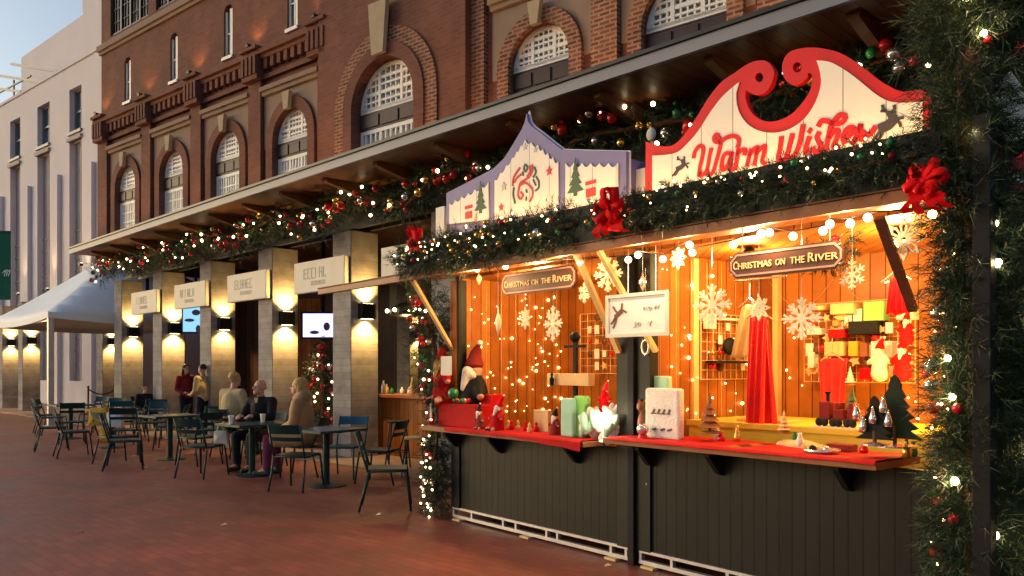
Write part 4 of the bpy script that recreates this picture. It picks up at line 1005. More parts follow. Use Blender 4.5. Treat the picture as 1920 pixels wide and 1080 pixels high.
# ------------------------------------------------------------------ the two big sign boards
Y0 = -.02
outer = [(1213, 375), (1213, 266), (1225, 270), (1240, 274), (1257, 275), (1273, 267), (1290, 247), (1307, 223), (1327, 190), (1347, 163), (1362, 149), (1379, 138), (1396, 126), (1413.5, 117), (1431, 114), (1443, 118), (1453, 132), (1452, 148), (1445, 165), (1434, 176), (1420, 179), (1407, 174), (1401, 170), (1400, 182), (1404, 198), (1413.5, 214), (1428, 225), (1445, 229), (1464, 226), (1483, 217), (1498.5, 203), (1513, 185), (1522, 168), (1525, 149), (1524, 140), (1517, 138), (1516, 146), (1506, 155.5), (1492, 161), (1479.6, 155.5), (1471, 143), (1468.6, 127), (1473, 110), (1484, 98), (1501.6, 92), (1525, 90), (1549, 92.6), (1571, 98), (1590, 107), (1605.5, 117), (1627, 133), (1653, 153), (1680, 168), (1700, 173), (1727, 169), (1742, 180), (1745, 300)]
op = poly(outer, Y0)
def smooth_closed(p, keep):
    return catmull(p[keep[0]:keep[1]], 4)
op2 = [op[0], op[1]]+catmull(op[2:56], 4)+[op[56]]
def ring(px, py, rx, ry, y): return [spt(px+rx*cos(t*pi/7), py+ry*sin(t*pi/7), y) for t in range(14)]
SB = Thing('sign_board', 'big white sign with red scroll edge reading Warm Wishes', 'sign', S, (op[0][0], Y0, 2.56))
SB.part('scroll_edge', MB().slab([op2, ring(1426, 146, 7.5, 9, Y0), ring(1497, 127, 8.5, 10, Y0)], Y0-.015, Y0+.03), M['sign_red'])
wh = [(1227, 374), (1227, 293), (1247, 292), (1273, 287), (1293, 270), (1313, 247), (1337, 210), (1357, 184), (1374, 168), (1390, 155), (1384, 174), (1385, 196), (1393, 218), (1409, 237), (1433, 248), (1460, 250), (1487, 242), (1513, 223), (1533, 193), (1543, 160), (1541, 135), (1535, 115), (1550, 116), (1565, 120), (1588, 133), (1610, 149), (1627, 163), (1653, 183), (1677, 193), (1707, 194), (1733, 191), (1735, 299)]
wp = poly(wh, Y0)
SB.part('white_boards', MB().slab([[wp[0], wp[1]]+catmull(wp[2:10], 3)+catmull(wp[10:22], 3)+catmull(wp[22:31], 3)+[wp[31]]], Y0-.025, Y0-.0155), M['sign_white'])
def z1(P): return [spt(1290+x/7.2, 200+y/7.2, Y0) for x, y in P]
def z2(P): return [spt(1450+x/7.385, 200+y/7.385, Y0) for x, y in P]
L1 = [[(110, 690), (130, 610), (190, 540), (240, 570), (225, 690), (195, 820), (180, 930)], [(180, 935), (235, 925), (290, 860), (320, 700), (345, 580)], [(290, 860), (310, 930), (370, 890), (410, 760), (455, 600), (468, 500), (430, 390), (385, 420), (400, 480), (470, 480), (560, 425), (650, 405), (712, 440), (718, 500), (700, 550)],
      [(625, 640), (540, 645), (498, 720), (488, 830), (515, 862), (570, 790), (622, 650)], [(625, 640), (605, 760), (600, 850), (640, 850)], [(710, 590), (690, 720), (672, 850)], [(700, 650), (750, 600), (808, 592), (795, 650)],
      [(885, 590), (855, 700), (830, 800)], [(868, 660), (920, 590), (972, 560), (955, 660), (930, 790)], [(955, 640), (1010, 575), (1072, 545), (1055, 650), (1035, 745), (1070, 780)]]
L2 = [[(145, 440), (125, 600), (100, 720), (140, 770), (215, 700), (260, 540), (295, 400)], [(215, 700), (260, 745), (340, 660), (400, 500), (442, 275)], [(530, 440), (490, 560), (485, 655), (530, 650)], [(532, 340), (545, 350)],
      [(662, 380), (640, 440), (682, 540), (682, 630), (625, 655), (582, 590)], [(660, 270), (700, 210), (780, 212), (860, 240), (960, 240), (1022, 190), (1010, 132), (950, 130), (890, 190), (830, 280), (800, 420), (760, 610)], [(815, 430), (870, 350), (925, 345), (920, 430), (870, 560), (930, 580)],
      [(1000, 430), (1090, 410), (1142, 340), (1110, 300), (1040, 340), (1000, 440), (1020, 510)], [(1130, 520), (1180, 440), (1245, 250), (1232, 330), (1300, 410), (1280, 460), (1180, 440)], [(1290, 440), (1370, 390), (1440, 300)]]
SB.part('lettering', MB().strokes([z1(p) for p in L1], .030, Y0-.032, Y0-.0255).strokes([z2(p) for p in L2], .033, Y0-.0325, Y0-.0256), M['sign_red'])
def deer(ox, oy, k, fl=1):
    D = lambda P: [spt(ox+x*k*fl, oy+y*k, Y0) for x, y in P]
    m = MB()
    m.strokes([D([(0, -6), (3, 2), (2, 10)])], .05*k, Y0-.03, Y0-.026).strokes([D([(3, 8), (-5, 16), (-18, 22)])], .062*k, Y0-.031, Y0-.0261)
    m.strokes([D([(-16, 20), (-24, 32), (-34, 46)]), D([(-12, 22), (-20, 38), (-26, 44)]), D([(4, 8), (14, 4), (22, 2)]), D([(4, 10), (14, 10), (18, 18)]), D([(2, -8), (-6, -8), (-14, -12), (-16, -20)]), D([(-10, -10), (-18, -10)]), D([(0, -8), (6, -12), (6, -20)]), D([(0, -6), (8, -6)])], .016*k, Y0-.032, Y0-.0262)
    return m
SB.part('deer_emblem', deer(1675, 220, 1.0), M['ink_dark']); SB.part('deer_emblem', deer(1284, 306, .55), M['ink_dark'])
# purple edged sign
pp = [(837, 420), (837, 362), (880, 340), (925, 316), (945, 297), (962, 270), (978, 243), (984, 228), (987, 212), (990, 228), (997, 237), (1015, 250), (1036, 267), (1053, 280), (1080, 281), (1120, 282), (1174, 283), (1174, 380)]
SP = Thing('sign_board', 'white sign with violet house shaped edge, trees and swirls', 'sign', S, (spt(837, 400, Y0)[0], Y0, 2.56))
q = poly(pp, Y0)
SP.part('violet_edge', MB().slab([q], Y0-.0, Y0+.03), M['sign_purple'])
SP.part('pale_edge', MB().slab([poly([(835, 420), (835, 360), (880, 338), (924, 313), (943, 295), (960, 268), (976, 241), (982, 226), (987, 206), (992, 227), (999, 235), (1016, 248), (1037, 265), (1054, 278), (1120, 280), (1176, 281), (1176, 380)], Y0)], Y0+.031, Y0+.045), M['sign_edge'])
a = q[-1]; b = q[-2]
SP.part('side_board', MB().box(b[0]-.01, Y0+.046, 2.56, b[0]+.015, Y0+.6, b[1]-.06), M['sign_purple'])
SP.part('roof_board', MB().box(q[1][0], Y0+.046, 2.60, b[0]-.011, Y0+.07, b[1]-.10), M['sign_purple'])
def scallop(x0, z0, x1, z1, n, d):
    out = []
    for i in range(n):
        for j in range(5):
            t = (i+j/5)/n; out.append((x0+(x1-x0)*t, z0+(z1-z0)*t-d*sin(pi*j/5)))
    out.append((x1, z1)); return out
def Q(px, py): return spt(px, py, Y0)
pan = MB()
l = Q(844, 381); r_ = Q(917, 342)
pan.slab([[Q(844, 420)]+scallop(*l, *r_, 6, .035)+[Q(918, 411)]], Y0-.012, Y0-.001)
a_ = Q(929, 338); m1 = Q(962, 296); m2 = Q(986, 262); m3 = Q(1010, 272); m4 = Q(1048, 303)
pan.slab([[Q(929, 412)]+scallop(*a_, *m1, 3, .03)+scallop(*m1, *m2, 3, .025)[1:]+scallop(*m2, *m3, 2, .03)[1:]+scallop(*m3, *m4, 4, .035)[1:]+[Q(1049, 395)]], Y0-.012, Y0-.001)
l = Q(1062, 306); r_ = Q(1160, 306)
pan.slab([[Q(1062, 392)]+scallop(*l, *r_, 6, .035)+[Q(1160, 382)]], Y0-.012, Y0-.001)
SP.part('white_boards', pan, M['sign_white'])
def z4(P): return [spt(940+x/9, 290+y/9, Y0) for x, y in P]
SP.part('swirl_emblem', MB().strokes([z4(p) for p in ([(540, 180), (545, 260), (500, 360), (420, 430), (340, 480), (320, 560)], [(340, 520), (420, 480), (500, 530), (545, 600), (545, 700), (500, 790)], [(320, 560), (300, 680), (340, 750), (385, 690), (350, 640)], [(330, 230), (260, 330), (220, 420), (210, 520)], [(350, 340), (280, 400), (240, 470)], [(500, 200), (505, 290), (460, 370)])], .02, Y0-.018, Y0-.0125), M['ink_red'])
SP.part('swirl_emblem', MB().strokes([z4(p) for p in ([(420, 170), (400, 240), (430, 290), (462, 220), (430, 170)], [(580, 220), (602, 300), (560, 380)], [(610, 380), (652, 460), (650, 560), (600, 610)], [(230, 560), (220, 680), (250, 820)], [(560, 430), (600, 520)], [(440, 600), (450, 640)], [(440, 720), (440, 770)], [(380, 300), (390, 350)])], .016, Y0-.019, Y0-.0126), M['ink_green'])
def star(px, py, r_, m):
    c_ = Q(px, py); SP.part('star_emblem', MB().slab([[(c_[0]+(r_ if i % 2 == 0 else r_*.45)*cos(pi/2+i*pi/5), c_[1]+(r_ if i % 2 == 0 else r_*.45)*sin(pi/2+i*pi/5)) for i in range(10)]], Y0-.018, Y0-.0125), m)
star(1032, 321, .045, M['ink_red']); star(947, 350, .045, M['ink_grey']); star(942, 389, .04, M['ink_red']); star(987, 276, .035, M['ink_grey']); star(1006, 281, .028, M['ink_grey'])
def pine_cut(px, py, h, m):
    c_ = Q(px, py); o = []
    n = 4
    L_ = [(c_[0]-.02, c_[1]), (c_[0]-.02, c_[1]+h*.1)]
    for i in range(n):
        w = h*.32*(1-i/n); L_ += [(c_[0]-w, c_[1]+h*(.12+.2*i)), (c_[0]-w*.35, c_[1]+h*(.12+.2*(i+.95)))]
    R_ = [(2*c_[0]-a_, b_) for a_, b_ in reversed(L_)]
    SP.part('tree_emblem', MB().slab([L_+[(c_[0], c_[1]+h*1.05)]+R_], Y0-.018, Y0-.0125), m)
pine_cut(903, 400, .30, M['ink_green']); pine_cut(1081, 368, .31, M['ink_green'])
for px, py in ((881, 397), (1110, 353)):
    c_ = Q(px, py); SP.part('house_emblem', MB().box(c_[0]-.055, Y0-.018, c_[1]-.07, c_[0]+.055, Y0-.0125, c_[1]+.0).box(c_[0]-.06, Y0-.018, c_[1]+.03, c_[0]+.06, Y0-.0125, c_[1]+.06), M['ink_red'])
# small white house front between the signs, low end board
T = single('end_board', 'narrow pale board between the two big signs', 'board', MB().box(*[spt(1190, 370, .1)[0], .08, 2.56], *[spt(1212, 320, .1)[0], .11, spt(1200, 318, .1)[1]]), M['cream'], S)
T = single('end_board', 'narrow pale board at the left end of the violet sign', 'board', MB().box(*[spt(820, 370, .1)[0], .08, 2.56], *[spt(836, 320, .1)[0], .11, spt(830, 388, .1)[1]]), M['cream'], S)
p = S.at(1221, 252, .25)
single('speaker', 'small grey round loudspeaker behind the corner of the red sign', 'speaker', MB().ball(p, (.045, .03, .055)).tube([(p[0], p[1]+.02, 2.57), (p[0], p[1]+.02, p[2])], .012), M['ink_grey'], S, smooth=True)

# ------------------------------------------------------------------ brown hanging name boards
def plaque(lab, px0, px1, pyt0, pyb0, y, segs, m_board=M['brown_sign']):
    a = S.at(px0, pyt0, y); b = S.at(px0, pyb0, y); c_ = S.at(px1, pyt0, y); z0, z1_ = b[2], a[2]; x0, x1 = a[0], c_[0]
    T = Thing('hanging_sign', lab, 'sign', S, (x0, y, z0), 'brown name boards hung under the awning')
    ch_ = .05
    out = [(x0+ch_, z0), (x0, z0+ch_), (x0, z1_-ch_), (x0+ch_, z1_), (x1-ch_, z1_), (x1, z1_-ch_), (x1, z0+ch_), (x1-ch_, z0)]
    i_ = lambda d: [(x0+ch_+d*.4, z0+d), (x0+d, z0+ch_+d*.4), (x0+d, z1_-ch_-d*.4), (x0+ch_+d*.4, z1_-d), (x1-ch_-d*.4, z1_-d), (x1-d, z1_-ch_-d*.4), (x1-d, z0+ch_+d*.4), (x1-ch_-d*.4, z0+d)]
    T.part('board', MB().slab([out], y, y+.018), m_board)
    T.part('frame', MB().slab([i_(.012), i_(.024)], y-.005, y-.0005), M['brown_frame'])
    W_ = x1-x0; H_ = z1_-z0; g = MB()
    for s_, u0, u1, hh in segs: g.text(s_, x0+W_*u0, z0+H_*.34, H_*hh, W_*(u1-u0), y-.007, y-.001)
    T.part('lettering', g, M['gold_letter'])
    for u in (.12, .88): T.part('hanger', MB().tube([(x0+W_*u, y+.01, z1_), (x0+W_*u, y+.01, ZE+.02)], .004, 5), M['brown_frame'])
    for u, v_ in ((.03, .16), (.97, .16), (.03, .84), (.97, .84)): T.part('screw', MB().ball((x0+W_*u, y-.003, z0+H_*v_), .007, 8, 5), M['silver_gloss'])
SEG = [('C', .045, .082, .32), ('HRISTMAS', .092, .40, .24), ('ON', .435, .52, .24), ('THE', .565, .685, .24), ('R', .715, .765, .32), ('IVER', .775, .955, .24)]
plaque('large brown board reading Christmas on the River over the right stall', 1367, 1583, 476, 524, -.42, SEG)
plaque('smaller brown board reading Christmas on the River over the left stall', 941, 1080, 515, 555, -.25, SEG)
# white framed sign on the corner between the stalls
y = -.36; a = S.at(1139, 557, y); b = S.at(1139, 631, y); c_ = S.at(1252, 557, y)
T = Thing('hanging_sign', 'bright white framed sign with leaping deer hung between the stalls', 'sign', S, (a[0], y, b[2]))
T.part('board', MB().box(a[0], y, b[2], c_[0], y+.015, a[2]), M['white_frame'])
T.part('frame', MB().slab([[(a[0]-.01, b[2]-.01), (a[0]-.01, a[2]+.01), (c_[0]+.01, a[2]+.01), (c_[0]+.01, b[2]-.01)], [(a[0]+.015, b[2]+.015), (a[0]+.015, a[2]-.015), (c_[0]-.015, a[2]-.015), (c_[0]-.015, b[2]+.015)]], y-.012, y-.001), M['cream'], bevel=.003)
W_ = c_[0]-a[0]; H_ = a[2]-b[2]
def wz(P): return [(a[0]+W_*(x-70)/1210, b[2]+H_*(920-yy)/790) for x, yy in P]
T.part('deer_emblem', MB().strokes([wz([(360, 440), (300, 490), (250, 530)])], .03, y-.006, y-.0005).strokes([wz(p) for p in ([(250, 530), (200, 620), (160, 670)], [(270, 540), (250, 640), (200, 750)], [(370, 440), (380, 360), (385, 290)], [(300, 470), (250, 420), (200, 340)], [(370, 400), (440, 440), (470, 460)])], .012, y-.007, y-.0006), M['joist'])
g = MB()
for s_, x_, yy, w_, h_ in (('N', 820, 440, 70, 70), ('O', 915, 450, 70, 70), ('W', 1010, 440, 120, 80), ('J', 610, 770, 60, 110), ('O', 695, 745, 75, 80), ('Y', 910, 755, 75, 95)):
    p_ = wz([(x_, yy)])[0]; g.text(s_, p_[0], p_[1], H_*h_/790, W_*w_/1210, y-.006, y-.0007)
T.part('lettering', g, M['ink_grey'])
for u in (.35, .8): T.part('hanger', MB().tube([(a[0]+W_*u, y+.01, a[2]), (a[0]+W_*u, y+.01, ZE)], .003, 5), M['silver_gloss'])

# ------------------------------------------------------------------ snowflakes
def flake_mb(kind, r):
    m = MB(); n = 8 if kind != 'c' else 6
    if kind == 'a':
        for i in range(8):
            t = 2*pi*i/8; L = r if i % 2 == 0 else r*.9; d = (cos(t), sin(t)); m.strokes([[(d[0]*r*.12, d[1]*r*.12), (d[0]*L, d[1]*L)]], r*.12, -.006, .006, smooth=False)
            for sg in (-1, 1):
                e = (cos(t+sg*.62), sin(t+sg*.62))
                for q0, q1 in ((.38, .26), (.62, .34)): m.strokes([[(d[0]*L*q0, d[1]*L*q0), (d[0]*L*q0+e[0]*r*q1, d[1]*L*q0+e[1]*r*q1)]], r*.095, -.0055+q0*.001, .0055-q0*.001, smooth=False)
        m.slab([[(r*.2*cos(t*pi/6), r*.2*sin(t*pi/6)) for t in range(12)]], -.007, .007)
    elif kind == 'b':
        for i in range(8):
            t = 2*pi*i/8; pts = [(r*.12*cos(t-.5), r*.12*sin(t-.5)), (r*.66*cos(t-.30), r*.66*sin(t-.30)), (r*cos(t), r*sin(t)), (r*.66*cos(t+.30), r*.66*sin(t+.30)), (r*.12*cos(t+.5), r*.12*sin(t+.5))]
            hole = [(r*.35*cos(t-.12), r*.35*sin(t-.12)), (r*.62*cos(t-.13), r*.62*sin(t-.13)), (r*.72*cos(t), r*.72*sin(t)), (r*.62*cos(t+.13), r*.62*sin(t+.13)), (r*.35*cos(t+.12), r*.35*sin(t+.12))]
            m.slab([pts, hole], -.006, .006)
    else:
        for i in range(6):
            t = 2*pi*i/6+pi/6; d = (cos(t), sin(t)); m.strokes([[(0, 0), (d[0]*r, d[1]*r)]], r*.12, -.006, .006, smooth=False)
            for q_ in (.4, .68):
                for sg in (-1, 1):
                    e = (cos(t+sg*.95), sin(t+sg*.95)); m.strokes([[(d[0]*r*q_, d[1]*r*q_), (d[0]*r*q_+e[0]*r*.3, d[1]*r*q_+e[1]*r*.3)]], r*.1, -.0055, .0055, smooth=False)
    return m
FL = [(1335, 572, 31, 'a', 'large round snowflake left of the tan coat'), (1272, 484, 18, 'b', 'small snowflake just under the awning right of the struts'), (1423, 578, 19, 'b', 'small pale snowflake in front of the tan coat'), (1503, 597, 31, 'a', 'large snowflake under the large brown board'), (1598, 515, 22, 'c', 'six armed snowflake right of the large brown board'), (1695, 449, 33, 'b', 'largest snowflake at the right end of the awning'),
      (985, 597, 17, 'b', 'small snowflake left of the centre of the left stall'), (1037, 607, 26, 'a', 'large snowflake in the left stall'), (1096, 549, 15, 'c', 'small snowflake left of the pale struts'), (1140, 514, 26, 'a', 'snowflake behind the pale struts')]
for px, py, r, kd, lab in FL:
    y = -.33 if px > 1200 else -.2; c_ = S.at(px, py, y); rr = r/F*(c_[2]-EYE)/((HY-py)/F) if py != HY else .1
    rr = abs(rr)*1.25
    T = Thing('snowflake_ornament', lab, 'snowflake', S, c_, 'wooden snowflakes hung in the stalls')
    fm = flake_mb(kd, rr); fm.v = [(v[0]+c_[0], v[1]+c_[1], v[2]+c_[2]) for v in fm.v]
    T.part('flake', fm, M['flake']); T.part('string', MB().tube([(c_[0], c_[1], c_[2]+rr*.9), (c_[0], c_[1], ZE+.05)], .0025, 4), M['silver_gloss'])
    T.o.rotation_euler = (0, 0, S.ang+R.uniform(-.25, .25))
def drop(px, py, L, lab, m='flake', y=-.2):
    c_ = S.at(px, py, y); T = Thing('hanging_ornament', lab, 'ornament', S, c_)
    T.part('drop', MB().lathe(c_, [(.004, -L), (.018, -L*.5), (.03, 0), (.016, L*.4), (.006, L*.6), (.004, L)], 10), M[m], smooth=True)
    T.part('string', MB().tube([(c_[0], c_[1], c_[2]+L), (c_[0], c_[1], ZE+.04)], .002, 4), M['silver_gloss'])
drop(934, 603, .13, 'long pale icicle ornament hanging in the left stall'); drop(898, 522, .06, 'short pale drop ornament by the left post of the left stall')
drop(1205, 528, .07, 'silver bell ornament hanging over the gap between the stalls', 'silver_gloss', -.3)
c_ = S.at(1210, 651, -.05); T = Thing('ring_ornament', 'white ring ornament hanging below the white sign', 'ornament', S, c_)
T.part('ring', MB().tube([(c_[0]+.035*cos(t*pi/8), c_[1], c_[2]+.055*sin(t*pi/8)) for t in range(16)], .009, 6, closed=True), M['silver_gloss'], smooth=True)
T.part('string', MB().tube([(c_[0], c_[1], c_[2]+.055), (c_[0], c_[1], 2.3)], .002, 4), M['silver_gloss'])

# ------------------------------------------------------------------ festoon bulbs under the awning
BUL = [(732, 527), (757, 524), (808, 510), (848, 500), (895, 505), (948, 500), (1088, 492), (1178, 487), (1196, 478), (1243, 486), (1293, 459), (1298, 474), (1375, 459), (1427, 438), (1443, 436), (1487, 443), (1543, 433), (1556, 420), (1594, 419), (1627, 408), (1748, 402)]
T = Thing('festoon_lights', 'string of round warm bulbs along the underside of the awning', 'string lights', S, (BUL[0][0]*0-2.5, -.4, ZE))
pts = []
for px, py in BUL:
    c_ = S.at(px, py, YF+.04); pts.append((c_[0], c_[1], c_[2]+.03)); T.inst('light_bulb', BULB_BIG, c_, scale=.024)
T.part('cable', MB().tube(pts, .004, 5), M['black'])
for i, px in enumerate((900, 1070, 1215, 1300, 1450, 1600)):
    c_ = S.at(px, 480, YF+.1); T.light('POINT', (c_[0], YF+.0, ZE-.07), 8, (1, .62, .28), shadow_soft_size=.03)
# curtain of fairy lights on the inner walls
for nm, xw, n, lab in (('fairy_lights', -2.425, 95, 'tiny warm curtain lights over the left wall of the left stall'), ('fairy_lights', .085, 46, 'sparse tiny warm lights over the left wall of the right stall')):
    T = Thing(nm, lab, 'string lights', S, (xw, .2, 1.0)); rg = random.Random(n)
    for i in range(n): T.inst('light_bulb', FAIRY, (xw+.01, rg.uniform(.15, 1.5), rg.uniform(1.05, 2.35)), scale=rg.uniform(.004, .009) if rg.random() < .85 else .014)
    w = MB()
    for i in range(7): w.tube([(xw, .2+i*.2, 2.42), (xw+.003, .2+i*.2, 1.05)], .0012, 3)
    T.part('cable', w, M['wire'])
T = Thing('fairy_lights', 'scattered tiny warm lights over the back of the right stall', 'string lights', S, (1.3, 1.5, 1.0)); rg = random.Random(9)
for i in range(30): T.inst('light_bulb', FAIRY, (rg.uniform(.2, 2.3), 1.52, rg.uniform(1.1, 2.3)), scale=rg.uniform(.005, .01))
T.part('cable', MB().tube([(.2+i*.1, 1.53, 2.3-.25*abs(sin(i*.5))) for i in range(22)], .0015, 3), M['wire'])
# added fill lamps under the ceilings, put in to brighten the stalls
def fill_lamp(lab, x, y, z, e, col=(1, .64, .22), r=.06):
    T = Thing('ceiling_fill_lamp', lab, 'lamp', S, (x, y, z)); T.part('shade', MB().lathe((x, y, z), [(.07, 0), (.05, .05), (.02, .09)], 14), M['lamp_black']); T.part('bulb', MB().ball((x, y, z-.005), .03, 10, 8), M['lens'], smooth=True)
    T.light('POINT', (x, y, z-.06), e, col, shadow_soft_size=r)
fill_lamp('added fill lamp under the ceiling of the left stall, near the front', -1.5, .35, 2.34, 42)
fill_lamp('added fill lamp under the ceiling of the left stall, near the back', -.6, .9, 2.34, 34)
fill_lamp('added fill lamp under the ceiling of the right stall, near its left post', .7, .5, 2.36, 40)
fill_lamp('added fill lamp under the ceiling of the right stall, near its right end', 1.8, .55, 2.36, 42)
# ------------------------------------------------------------------ garlands of the arcade
GN = ['between the marquee and the second pillar', 'over the second and third pillars from the marquee', 'over the pillars left of the man in black', 'over the pillar behind the couple', 'above the bar, left of the violet sign', 'behind the violet edged sign', 'behind the left scroll of the red sign', 'behind the right scroll of the red sign']
for i in range(8):
    xa = -11.6+2.7*i; P_ = []
    for j in range(9):
        t = j/8; P_.append((xa+2.7*t, -.28-.05*sin(t*6), 4.0+.28*sin(pi*t)+.05*sin(t*9+i)))
    garland('ornament garland '+GN[i], P_, .27, 640, CF, nb=26, nl=10, group='garlands along the arcade beam', seed=30+i, nlen=.08, sl=.15, br=.052, lr=.022, face=(.3, -1, -.1), w=.009, cols=('red_gloss', 'red_gloss', 'red_gloss', 'gold_gloss', 'silver_gloss', 'green_gloss'), big=True, per=12)
# ------------------------------------------------------------------ garlands of the stalls
garland('thin ornament garland down the left corner of the stalls', [(-2.66, -.08, .05), (-2.62, -.10, .45), (-2.66, -.06, .9)], .13, 420, S, nb=14, nl=28, seed=51, nlen=.06, sl=.1, br=.034, lr=.011, face=(-.2, -1, 0), w=.006)
garland('bushy ornament garland on the left side wall above the counter', [(-2.62, .0, 1.05), (-2.66, -.05, 1.5), (-2.72, -.08, 1.95), (-2.8, -.12, 2.36)], .19, 700, S, nb=34, nl=16, seed=52, nlen=.07, sl=.12, br=.032, lr=.013, face=(-.2, -1, 0), w=.006, cols=('red_gloss', 'red_gloss', 'silver_gloss', 'green_gloss'))
garland('garland dotted with red baubles down the right edge of the opening', [(2.38, -.16, .35), (2.42, -.14, 1.0), (2.36, -.14, 1.5), (2.42, -.12, 2.0), (2.44, -.15, 2.4)], .09, 420, S, nb=30, nl=22, seed=53, nlen=.06, sl=.1, br=.032, lr=.008, face=(-.1, -1, 0), w=.005, cols=('red_gloss', 'red_gloss', 'red_gloss', 'silver_gloss'))
garland('huge dark pine garland covering the right corner of the stalls', [(2.62, -.30, .03), (2.60, -.33, .8), (2.62, -.34, 1.5), (2.62, -.36, 2.15), (2.60, -.40, 2.7), (2.60, -.42, 3.2)], .17, 1500, S, nb=6, nl=9, seed=54, nlen=.085, sl=.16, br=.034, lr=.018, face=(-.1, -1, 0), w=.0045, big=True, cols=('red_gloss',), per=22, bough=1300, glow=.9, core=.4)
garland('second dark pine garland along the right side of the stalls', [(2.9, .0, .03), (2.92, -.05, .8), (2.9, -.05, 1.6), (2.88, -.05, 2.0)], .23, 900, S, nb=0, nl=4, seed=55, nlen=.09, sl=.17, br=.03, lr=.018, face=(-.2, -1, 0), w=.0048, big=True, per=22, bough=700, glow=.9, core=.5)
garland('dark pine boughs arching above the right end of the stalls', [(2.58, -.42, 3.25), (2.64, -.42, 3.45), (2.74, -.40, 3.62), (2.95, -.38, 3.72)], .20, 900, S, nb=0, nl=4, seed=58, nlen=.09, sl=.17, lr=.018, face=(-.2, -1, -.3), w=.0048, big=True, per=22, bough=600, glow=.9, core=.4)
garland('small bunch of ornaments under the awning beside the brown board', [(1.62, -.28, 2.22), (1.75, -.3, 2.18), (1.9, -.3, 2.24)], .07, 90, S, nb=11, nl=6, seed=56, nlen=.04, sl=.07, br=.026, lr=.008, face=(0, -1, 0), w=.005, cols=('red_gloss', 'green_gloss', 'gold_gloss', 'red_gloss'))
# side sign and side cladding of the right stall
ST2.part('side_cladding', MB().box(2.471, -.02, .12, 2.49, 1.6, 2.5), M['stall_paint'])
T = Thing('sign_board', 'part of a white sign with red scroll edge at the far right', 'sign', S, (2.55, -.4, 2.5))
def sideslab(pl, x0, x1):
    m_ = MB().slab(pl, 0, 1); mm = MB(); mm.v = [(x0+(x1-x0)*v[1], v[0], v[2]) for v in m_.v]; mm.f = [f[::-1] for f in m_.f]; return mm
T.part('scroll_edge', sideslab([[(-.42, 2.5), (-.42, 3.02)]+catmull([(-.42, 3.02), (-.2, 2.78), (.15, 2.68), (.5, 2.8), (.8, 3.1), (1.2, 3.2), (1.6, 2.95)], 4)+[(1.6, 2.5)]], 2.55, 2.58), M['sign_red'])
T.part('white_boards', sideslab([[(-.38, 2.56), (-.38, 2.66), (-.2, 2.62), (.15, 2.60), (.5, 2.66), (.8, 2.9), (1.2, 3.08), (1.56, 2.85), (1.56, 2.56)]], 2.581, 2.588), M['sign_white'])
T.part('white_boards', sideslab([[(-.40, 2.86), (-.40, 3.12), (-.1, 3.0), (.15, 3.15), (.5, 3.05), (.62, 2.92), (.15, 2.76), (-.15, 2.80)]], 2.581, 2.588), M['cream'])
T = single('side_awning', 'dark board below the white sign at the far right', 'awning', MB().box(2.5, -.45, 2.40, 2.62, 1.6, 2.495), M['stall_plain'], S)

# ------------------------------------------------------------------ goods on the stalls
def gd(px, py, y): return S.at(px, py, y)
def bx_(px0, px1, y, z0, z1, d, mb=None):
    a = gd(px0, 700, y)[0]; b = gd(px1, 700, y)[0]; return (mb or MB()).box(a, y, z0, b, y+d, z1)
def zpx(px, py, y): return gd(px, py, y)[2]
# studs
def wall_stud(lab, px, y, w=.06):
    x_ = gd(px, 600, y)[0]; single('wall_stud', lab, 'post', MB().box(x_, y, 1.0, x_+w, y+.07, 2.44), M['batten'], S, bevel=.004)
wall_stud('bright upright timber post on the left wall of the right stall', 1292, .62, .05)
wall_stud('upright timber post at the back corner of the right stall', 1448, 1.45, .05)
ST1.part('front_post', MB().box(-2.475, -.03, .951, -2.36, .06, 2.42), M['pine'], bevel=.004)
def grid(lab, fr_pts, n, m_):
    """fr_pts: origin, u, v vectors of the panel"""
    o, u, v_ = [V(q) for q in fr_pts]; T = Thing('wire_grid', lab, 'rack', S, o, 'wire grids on the stall walls'); k = MB()
    k.tube([o, o+u, o+u+v_, o+v_], .006, 5, closed=True)
    for i in range(1, n): k.tube([o+u*i/n, o+u*i/n+v_], .003, 4)
    for i in range(1, m_): k.tube([o+v_*i/m_, o+v_*i/m_+u], .003, 4)
    T.part('wires', k, M['wire']); return T
grid('wire grid on the left wall of the right stall', ((.10, .70, 1.44), (0, .66, 0), (0, 0, .55)), 8, 7)
a = gd(1508, 715, 1.48); b = gd(1716, 566, 1.48); grid('wide wire grid on the back wall of the right stall', ((a[0], 1.48, a[2]), (b[0]-a[0], 0, 0), (0, 0, gd(1508, 572, 1.48)[2]-a[2])), 14, 9)
a = gd(1088, 700, 1.45); b = gd(1175, 600, 1.45); grid('small wire grid at the back of the left stall', ((a[0], 1.45, a[2]), (b[0]-a[0], 0, 0), (0, 0, .65)), 6, 8)
def goods(name, lab, cat, mb, m, group='goods hung on the wire grids', **k): return single(name, lab, cat, mb, M[m], S, group=group, **k)
rg = random.Random(77)
